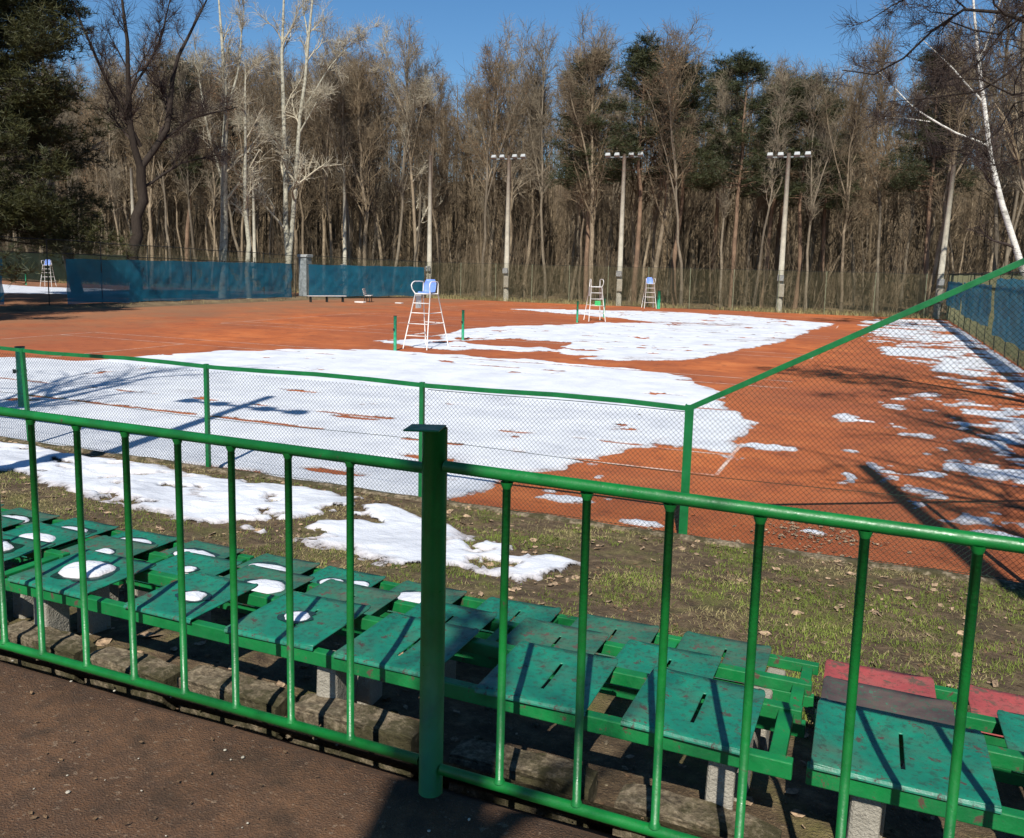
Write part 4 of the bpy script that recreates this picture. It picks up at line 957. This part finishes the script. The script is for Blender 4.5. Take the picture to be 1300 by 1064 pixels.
# profile of the wood's top line as seen over the courts
def top_h(x): return np.interp(x, [-110, -60, -40.7, -36, -32, -26, -22, -18, -15.6, -11.4, -7, -4, 0, 5, 12], [23, 22, 21.3, 20.8, 19.8, 21.2, 21.8, 20.5, 19.8, 18.6, 17.6, 17.3, 18.2, 19, 20])
used = set(); cnt = 0; placed = []
rf_ = random.Random(11)
tries = 0
while cnt < 285 and tries < 9000:
    tries += 1
    y = 63.6 + 36 * rf_.random() ** 1.35
    x = rf_.uniform(-1.50 * y - 2, .14 * y + 4)
    if any((x - a) ** 2 + (y - c_) ** 2 < (1.75 + (y - 63) * .02) ** 2 for a, c_ in placed): continue
    placed.append((x, y)); k = rf_.randrange(len(VAR))
    src, H_ = VAR[k]
    o = src if k not in used else copy_tree(src); used.add(k)
    sc_ = float(top_h(x * 66 / y)) * (1 + (y - 64) * .006) / H_ * rf_.uniform(.82, 1.07)
    o.location = (x, y, -.05); o.rotation_euler = (rf_.uniform(-.07, .07), rf_.uniform(-.09, .09), rf_.uniform(0, 6.28)); o.scale = (sc_ * rf_.uniform(.75, 1.05), sc_ * rf_.uniform(.75, 1.05), sc_)
    cnt += 1

# far wood behind the individual trees
def far_wood():
    rng = np.random.default_rng(5); b = MB(); n = 1700
    y = rng.uniform(82, 150, n); x = rng.uniform(-1.55, .20, n) * y; h = rng.uniform(15, 24, n)
    K = 4; zz = np.linspace(0, 1, K)
    P = np.stack([x[:, None] + rng.normal(size=(n, 1)) * zz * .8, y[:, None] + 0 * zz, h[:, None] * zz], -1); R = (rng.uniform(.07, .2, n)[:, None]) * (1 - .8 * zz)
    b.tubes(P, R, 4)
    L1, R1 = level(P, R, 12, .06, .98, .16, .32, .4, 1.0, 4, .6, .45, .4, rng, .15, rmin=.022); b.tubes(L1, R1, 3)
    L2, R2 = level(L1, R1, 8, .1, 1, .6, 2.0, .4, 1.2, 3, .3, .6, .6, rng, .3, 'abs', rmin=.014); b.tubes(L2, R2, 3)
    o = b.obj('distant_wood', M['twig']); tag(o, 'dense bare wood fading into depth behind the first trees', 'woodland', kind='stuff')
far_wood()
def undergrowth():
    rng = np.random.default_rng(6); b = MB(); n = 2300
    y = 62.6 + 34 * rng.random(n) ** 1.2; x = rng.uniform(-1.5, .17, n) * y; h = .8 + 6.5 * rng.random(n) ** 1.6
    K = 4; zz = np.linspace(0, 1, K)
    P = np.stack([x[:, None] + (rng.normal(size=(n, 1)) * .20) * zz * h[:, None], y[:, None] + (rng.normal(size=(n, 1)) * .1) * zz * h[:, None], h[:, None] * zz], -1); R = (rng.uniform(.012, .035, n)[:, None]) * (1 - .7 * zz)
    b.tubes(P, R, 3)
    L1, R1 = level(P, R, 9, .15, 1, .25, .6, .3, 1.0, 4, .4, .6, .5, rng, .3, rmin=.007); b.tubes(L1, R1, 3)
    L2, R2 = level(L1, R1, 3, .2, 1, .2, .6, .4, 1.2, 3, .2, .6, .5, rng, .3, 'abs', rmin=.006); b.tubes(L2, R2, 3)
    o = b.obj('undergrowth', M['twig']); tag(o, 'tangle of thin saplings and brush at the forest edge', 'brush', kind='stuff')
undergrowth()
x, y = scatter(26000, -75, 12, 61.0, 64.0, lambda x, y: np.clip(fbm(x, y, 3, 92) * 3 + .5, 0, 1))
o = blades('dry_grass', x, y, 0 * x, .12 + .35 * RNG.random(len(x)) ** 2, M['straw'], .014, 1.0); tag(o, 'strip of straw coloured grass along the far fence', 'dry grass', kind='stuff')
x, y = scatter(9000, -44, -36.6, 26, 61.5, lambda x, y: np.exp(-((x - (-40.9 + 3.6 * (y - 13) / 48.8) - .3) / .7) ** 2))
o = blades('dry_grass', x, y, 0 * x, .06 + .2 * RNG.random(len(x)) ** 2, M['straw'], .012, 1.2); tag(o, 'rough grass strip under the blue windscreens at left', 'dry grass', kind='stuff')
X, Y = np.meshgrid(np.linspace(-44, -36.2, 20), np.linspace(20, 61.5, 90)); cxl = -40.9 + 3.6 * (Y - 13) / 48.8
b = MB(); b.grid(X, Y, .16 * np.exp(-((X - cxl - .1) / .9) ** 2) + fbm(X, Y, 1.2, 7) * .12 - .03); tag(b.obj('earth_bank', M['forest'], smooth=True), kind='structure')
# ivy on the foot of the right fence
rng = np.random.default_rng(8); n = 16000; yy = rng.uniform(14, 61.5, n); zz = rng.random(n) ** 1.6 * (1.0 + .5 * fbm(yy, yy * 0, 4, 3)); xx = 4.3 + rng.random(n) * .5
b = MB(); leafcloud(b, np.stack([xx, yy, zz], -1), .05, rng, n); tag(b.obj('ivy', M['ivy']), 'dark ivy and weeds along the foot of the right fence', 'ivy', kind='stuff')

# pines in the forest
def pine(seed, H, r0, cb, bl, nb, nsub, tufts, blade, bw, nbl, droop=-.05, taper=.75, topr=.25, wide=None):
    rng = np.random.default_rng(seed); K = 12; z = np.linspace(0, 1, K); dr = np.cumsum(rng.normal(size=(K, 2)) * .05 * H / K, axis=0)
    P = np.concatenate([dr, (z * H)[:, None]], 1); P[0, 2] = -.2; R = r0 * (1 - .85 * z)
    tb = MB(); tb.tubes(P[None], R[None], 8)
    t = np.sort(rng.uniform(cb, .99, nb)); base = np.stack([np.interp(t * H, P[:, 2], P[:, i]) for i in range(3)], -1)
    az = np.arange(nb) * 2.4 + rng.normal(size=nb) * .3
    prof = (topr + (1 - topr) * np.clip((1 - t) / (1 - cb), 0, 1) ** taper) * rng.uniform(.7, 1.15, nb) * bl
    Kb = 5; s = np.linspace(0, 1, Kb)
    el = np.interp(t, [cb, 1], [droop, .9])
    B = np.stack([base[:, 0:1] + np.cos(az)[:, None] * prof[:, None] * s * np.cos(el)[:, None], base[:, 1:2] + np.sin(az)[:, None] * prof[:, None] * s * np.cos(el)[:, None],
                  base[:, 2:3] + prof[:, None] * (s * np.sin(el)[:, None] + .12 * s ** 2)], -1)
    B[:, 1:] += rng.normal(size=B[:, 1:].shape) * .08
    RB = (.12 * r0 + .02) * (1 - .8 * s)[None] * np.ones((nb, 1)); tb.tubes(B, RB, 4)
    S2, RS2 = level(B, RB, nsub, .3, 1, .25, .5, .5, 1.0, 3, .15, .6, .5, rng, .12, rmin=.012); tb.tubes(S2, RS2, 3)
    allp = np.concatenate([S2.reshape(-1, 3), B[:, 3:].reshape(-1, 3)])
    idx = rng.integers(0, len(allp), tufts); c = allp[idx] + rng.normal(size=(tufts, 3)) * blade * .9 * np.array([1, 1, .55])
    d = rng.normal(size=(tufts, nbl, 3)); d[..., 2] = d[..., 2] * .6 + .55; d /= np.linalg.norm(d, axis=-1, keepdims=True)
    e = np.cross(d, rng.normal(size=d.shape)); e /= np.linalg.norm(e, axis=-1, keepdims=True)
    L = blade * rng.uniform(.6, 1.2, (tufts, nbl, 1)); c = c[:, None]
    V = np.stack([c + e * bw, c - e * bw, c + d * L - e * bw * .4, c + d * L + e * bw * .4], 2)
    nn = tufts * nbl; cm = MB(); cm.add(V, np.arange(nn * 4).reshape(nn, 4)); return tb, cm
PV = []
for i in range(3):
    tb, cm = pine(300 + i, 19, .2, .50, 3.0, 34, 6, 2600, .36, .014, 9)
    r = add_tree('pine_tree', tb, cm, None, 'b_pine', 'needles', crown='crown'); tag(r, 'dark green pine crown rising among the bare trees', 'pine tree', 'pines among the bare forest trees'); PV.append(r)
first = [True] * 3
for i, (x, y, h) in enumerate([(-21.6, 66, 18.7), (-17.6, 65.5, 19.2), (-14.6, 67, 18.0), (-10.2, 66.5, 17.8), (-8.3, 69, 16.6), (-5.6, 67, 16.2), (-3.9, 70, 15.2), (-13.0, 74, 19.2), (-8.0, 76, 18.4),
                              (3.0, 66, 17.0), (-59.5, 68, 19), (-62.5, 66, 21)]):
    k = i % 3; o = PV[k] if first[k] else copy_tree(PV[k]); first[k] = False
    s_ = h / 19; o.location = (x, y, 0); o.scale = (s_ * 1.15, s_ * 1.15, s_); o.rotation_euler = (0, rf_.uniform(-.03, .03), rf_.uniform(0, 6.28))
# big pine at the left
tb, cm = pine(400, 20.5, .34, .17, 6.6, 110, 10, 24000, .40, .016, 12, -.15, .35, .5)
r = add_tree('pine_tree', tb, cm, None, 'b_dark', 'needles2'); r.location = (-46.6, 34.0, 0); tag(r, 'huge dark pine filling the upper left corner', 'pine tree')
tb, cm = pine(402, 15, .26, .08, 5.2, 60, 8, 9000, .38, .016, 10, -.1, .5, .4)
r = add_tree('pine_tree', tb, cm, None, 'b_dark', 'needles'); r.location = (-35.6, 19.5, 0); tag(r, 'dark pine beside the left fence whose shade darkens the left strip', 'pine tree')

def hero(name, label, limbs, bark, twig, seed, nsub=6, ntw=7, l1=(.22, .45), up=.3, twr=.009, lvl3=True, trunks=1, twl=(.5, 1.2), base=(0, 0, 0), subr=.55, ang=(.4, 1.0), cat='tree', t0=.2, rmin=.014, skip=0):
    """a tree whose main stems and limbs are given point by point (x, y, z, radius)"""
    rng = np.random.default_rng(seed); tb = MB(); LP = []; LR = []
    for l in limbs:
        A = np.array(l, float); P = resample(A[:, :3], 9); d = np.r_[0, np.cumsum(np.linalg.norm(np.diff(A[:, :3], axis=0), axis=1))]; R = np.interp(np.linspace(0, d[-1], 9), d, A[:, 3])
        P[1:-1] += rng.normal(size=(7, 3)) * R[1:-1, None] * .22
        tb.tubes(P[None], R[None], 9); LP.append(P); LR.append(R)
    LP = np.array(LP) - np.array(base); LR = np.array(LR); cm = MB()
    for v in tb.v: v -= np.array(base)
    LP, LR = LP[skip:], LR[skip:]
    L1, R1 = level(LP, LR, nsub, t0, .98, *l1, *ang, 6, up, subr, .25, rng, .2, rmin=rmin); cm.tubes(L1, R1, 5)
    L2, R2 = level(L1, R1, nsub, .15, .98, .3, .6, .4, 1.0, 5, up, .6, .4, rng, .25, rmin=rmin * .6); cm.tubes(L2, R2, 3)
    L3, R3 = level(L2, R2, ntw, .1, 1, *twl, .4, 1.1, 4, up * .5, .7, .5, rng, .3, 'abs', rmin=twr); cm.tubes(L3, R3, 3)
    L4, R4 = level(L1, R1, ntw, .2, 1, *twl, .4, 1.1, 4, up * .5, .3, .5, rng, .3, 'abs', rmin=twr); cm.tubes(L4, R4, 3)
    r = add_tree(name, tb, cm, None, bark, twig); r.location = base; tag(r, label, cat); return r
hero('bare_tree', 'dark trunked spreading bare tree rising behind the longest blue screen', [
    [(-41.3, 39, -.2, .40), (-41.1, 38.7, 2.5, .34), (-41.03, 39.4, 5.6, .30), (-41.0, 39.5, 8.1, .27)],
    [(-41.0, 39.5, 7.8, .22), (-41.2, 38.9, 10.2, .18), (-41.1, 38.9, 14.8, .11), (-41.1, 38.4, 19.5, .04)],
    [(-41.0, 39.5, 8.0, .20), (-40.6, 41.4, 10.6, .17), (-40.8, 42.0, 14.2, .12), (-40.7, 45.0, 19.0, .05)],
    [(-41.0, 39.5, 9.2, .12), (-41.6, 37.2, 13.6, .08), (-41.9, 35.4, 17.5, .03)],
    [(-40.9, 40.3, 9.2, .10), (-40.2, 42.9, 11.4, .07), (-39.6, 46.4, 12.6, .03)],
    [(-41.1, 38.9, 12, .08), (-40.2, 40.6, 15.5, .06), (-39.9, 41.4, 19, .02)],
    [(-41.0, 39.5, 6.8, .09), (-40.8, 42.5, 8.6, .06), (-40.6, 46, 9.6, .03)]], 'b_dark', 'twig_d', 21, 9, 8, (.2, .42), .45, .008, base=(-41.3, 39, 0), skip=1, subr=.4, t0=.12)
hero('poplar_tree', 'pale barked tall tree standing alone left of the twin stems', [
    [(-42.6, 48, -.2, .32), (-42.3, 48, 3, .28), (-42.35, 48, 7.5, .24), (-42.0, 48, 12, .18), (-42.0, 48, 15.9, .12), (-42.4, 48, 20.5, .05)],
    [(-42.1, 48, 12, .10), (-41.2, 48.5, 15.5, .07), (-40.9, 48.8, 20, .03)],
    [(-42.35, 48, 8.0, .10), (-43.2, 47.5, 11.5, .07), (-43.6, 47, 17, .03)]], 'poplar', 'twig_p', 22, 8, 6, (.16, .30), .5, .008, base=(-42.6, 48, 0))
hero('poplar_tree', 'pale stem leaning left just below the lone pale tree', [
    [(-40.2, 48, -.2, .20), (-40.2, 48, 3, .17), (-40.5, 48, 7, .13), (-40.3, 48, 12, .08), (-40.2, 48, 16, .03)]], 'poplar', 'twig_p', 26, 9, 6, (.14, .26), .5, .008, base=(-40.2, 48, 0))
hero('poplar_tree', 'pale tree with two tall stems parting in a narrow V', [
    [(-41.57, 54.00, -0.20, 0.29), (-41.51, 54.00, 3.04, 0.22), (-41.74, 54.00, 10.13, 0.17), (-41.85, 54.00, 17.66, 0.12), (-41.51, 54.00, 23.85, 0.05)],
    [(-41.40, 54.00, 2.59, 0.17), (-40.84, 54.00, 6.98, 0.17), (-40.39, 54.00, 12.04, 0.14), (-39.49, 54.00, 18.79, 0.10), (-38.70, 54.00, 23.85, 0.05)],
    [(-40.39, 54.00, 12.04, 0.08), (-38.59, 54.00, 14.51, 0.05), (-36.90, 53.50, 14.74, 0.03)],
    [(-39.49, 54.00, 18.79, 0.07), (-40.39, 54.60, 21.04, 0.04), (-40.73, 55.00, 24.41, 0.02)],
    [(-41.79, 54.00, 10.69, 0.06), (-43.65, 53.50, 12.94, 0.04), (-44.77, 53.00, 12.71, 0.02)],
    [(-40.05, 54.00, 13.73, 0.07), (-37.80, 54.60, 17.10, 0.04), (-35.10, 55.00, 19.47, 0.02)]], 'poplar', 'twig_p', 23, 10, 6, (.15, .30), .3, .008, base=(-41.57, 54, 0))
hero('poplar_tree', 'pale spreading tree with fine white twigs right of the twin stems', [
    [(-36.4, 64.5, -.2, .18), (-36.3, 64.5, 4, .15), (-36.8, 64.5, 10, .11), (-37.3, 64.5, 16, .07), (-37.1, 64.5, 22.5, .02)],
    [(-36.9, 64.5, 11, .07), (-35.7, 64, 15, .05), (-34.3, 63.5, 18, .02)],
    [(-37.2, 64.5, 14, .06), (-38.7, 64, 18.5, .04), (-39.1, 63.5, 21.5, .02)]], 'b_tan', 'twig_p', 27, 8, 7, (.14, .28), .45, .008, base=(-36.4, 64.5, 0))
hero('beech_tree', 'grey trunked tree leaning left below the huge pine', [
    [(-52.5, 44.5, -.2, .42), (-52.6, 44, 2.5, .36), (-54.0, 44, 6.0, .30), (-54.6, 44, 11, .2), (-54.3, 44, 17, .06)]], 'b_grey', 'twig_g', 28, 8, 6, (.2, .4), .4, base=(-52.5, 44.5, 0))
hero('birch_tree', 'white birch leaning left with a long pale side branch at right', [
    [(7.0, 45, -.2, 0.173), (5.9, 45, 3.3, 0.144), (5.2, 45, 5.0, 0.130), (4.5, 45, 6.9, 0.115), (3.95, 45, 9.4, 0.097), (3.3, 45, 12.6, 0.072), (2.7, 45, 16.6, 0.029)],
    [(3.35, 45, 12.2, 0.050), (3.9, 45.2, 14.0, 0.043), (4.3, 45.4, 17.5, 0.022)],
    [(4.1, 45, 8.6, 0.054), (2.5, 44.8, 9.3, 0.045), (.9, 44.5, 10.3, 0.032), (-.76, 44.2, 12.0, 0.013)],
    [(1.6, 44.6, 9.7, 0.025), (.4, 44.4, 9.9, 0.018), (-.6, 44.2, 9.9, 0.009)],
    [(3.8, 45, 10.4, 0.043), (2.2, 44.8, 12.2, 0.032), (.9, 44.5, 13.4, 0.014)]], 'birch', 'twig_d', 24, 7, 6, (.14, 0.187), .2, .007, base=(7.0, 45, 0))
# large tree just outside the frame at right: branches hang into the picture
def near_limbs():
    rng = np.random.default_rng(77)
    out_ = [[(5.6, 17, -.2, .15), (5.0, 17, 3, .13), (4.0, 17, 5.6, .105), (3.0, 17, 7.4, .085), (1.9, 17, 8.9, .055), (1.2, 17, 11, .02)]]
    for (x0, z0, x1, z1, r_) in ((3.2, 7.2, -.95, 6.55, .045), (3.6, 6.4, -.1, 5.9, .034), (2.5, 8.0, -.6, 7.5, .036), (3.9, 5.7, .5, 5.5, .030), (2.1, 8.6, -.5, 8.6, .036), (3.4, 6.9, .4, 7.1, .034),
                              (4.2, 5.2, 1.6, 4.6, .028), (2.9, 7.5, .8, 6.3, .030), (2.3, 8.3, .7, 8.0, .034), (3.0, 7.3, 1.3, 9.0, .034), (4.0, 5.6, 1.5, 6.6, .030), (3.7, 6.2, 1.0, 5.0, .026)):
        n = 6; pts = []; y0, y1 = 17, 17 + rng.uniform(-2.2, 2.0)
        for k in range(n):
            t_ = k / (n - 1); w_ = .16 * math.sin(t_ * math.pi)
            pts.append((x0 + (x1 - x0) * t_ + rng.normal() * w_, y0 + (y1 - y0) * t_ + rng.normal() * w_, z0 + (z1 - z0) * t_ + .35 * math.sin(t_ * math.pi) * (1 if rng.random() > .3 else -.6) + rng.normal() * w_, r_ * (1 - .8 * t_)))
        out_.append(pts)
    return out_
hero('bare_tree', 'near dark tree at the right edge reaching branches over the court', near_limbs(), 'b_dark', 'twig_d', 25, 8, 7, (.18, .45), .12, .0034, twl=(.18, .55), base=(5.6, 17, 0), subr=.6, rmin=.0065, skip=1, t0=.15)
hero('bare_tree', 'tan trunk standing upright at the right edge', [
    [(9.0, 52, -.2, .32), (7.4, 52, 6, .28), (6.3, 52, 11, .22), (5.7, 52, 17, .12), (5.6, 52, 21, .05)],
    [(6.9, 52, 8, .14), (8.0, 52, 12, .1), (8.4, 52, 17, .04)]], 'b_tan', 'twig', 29, 8, 6, (.2, .36), .5, base=(9.0, 52, 0))
hero('bare_tree', 'greyish slanting trunk behind the right fence corner', [
    [(9.6, 60, -.2, .30), (8.8, 60, 5, .25), (8.2, 60, 10, .2), (8.6, 60, 18, .08)],
    [(8.9, 60, 4.5, .14), (7.2, 60, 9, .1), (6.4, 60, 15, .04)]], 'b_grey', 'twig_g', 30, 8, 6, (.2, .36), .5, base=(9.6, 60, 0))
# trees behind the camera: their branches dapple the benches and the courts
SP = []
for i in range(2):
    tb, cm, lm = bare_tree(500 + i, 19, .34, .26, 5.6, 17, 5, 2, up=.45, twr=.007, tang=(.5, 1.1), wob=.12, fork=True)
    SP.append(add_tree('bare_tree', tb, cm, None, 'b_tan', 'twig'))
for i, (x, y, s_, lb) in enumerate(((6.4, -2.0, .95, 'bare tree shading the right side of the courts'), (5.8, 4.8, .80, 'bare tree beside the terrace on the right'), (7.2, 10.4, .85, 'bare tree beyond the right fence near the seats'),
        (-11.6, 1.6, .85, 'bare tree streaking the left snow with shade'))):
    o = SP[i] if i < 2 else copy_tree(SP[i % 2]); o.location = (x, y, .3); o.scale = (s_, s_, s_); o.rotation_euler = (0, 0, x * 1.7); tag(o, lb, 'tree', 'bare trees around the terrace')
for k_, (bx, by, rr_, lb) in enumerate(((.45, -3.9, .20, 'unseen bare trunk added behind the camera to shade post and seats'),)):  # added unseen trunk, cut short so its shade stops at post and seats
    hero('bare_tree', lb, [[(bx, by, .9, rr_ * 1.2), (bx + .03, by, 4, rr_), (bx, by + .05, 8, rr_ * .85), (bx + .05, by, 8.9, rr_ * .3)],
        [(bx, by, 3.4, rr_ * .4), (bx + .7, by + .6, 4.6, rr_ * .3), (bx + 1.2, by + 1.4, 5.6, rr_ * .12)]], 'b_tan', 'twig', 60 + k_, 4, 2, (.12, .25), .3, .008, base=(bx, by, .9), t0=.25)
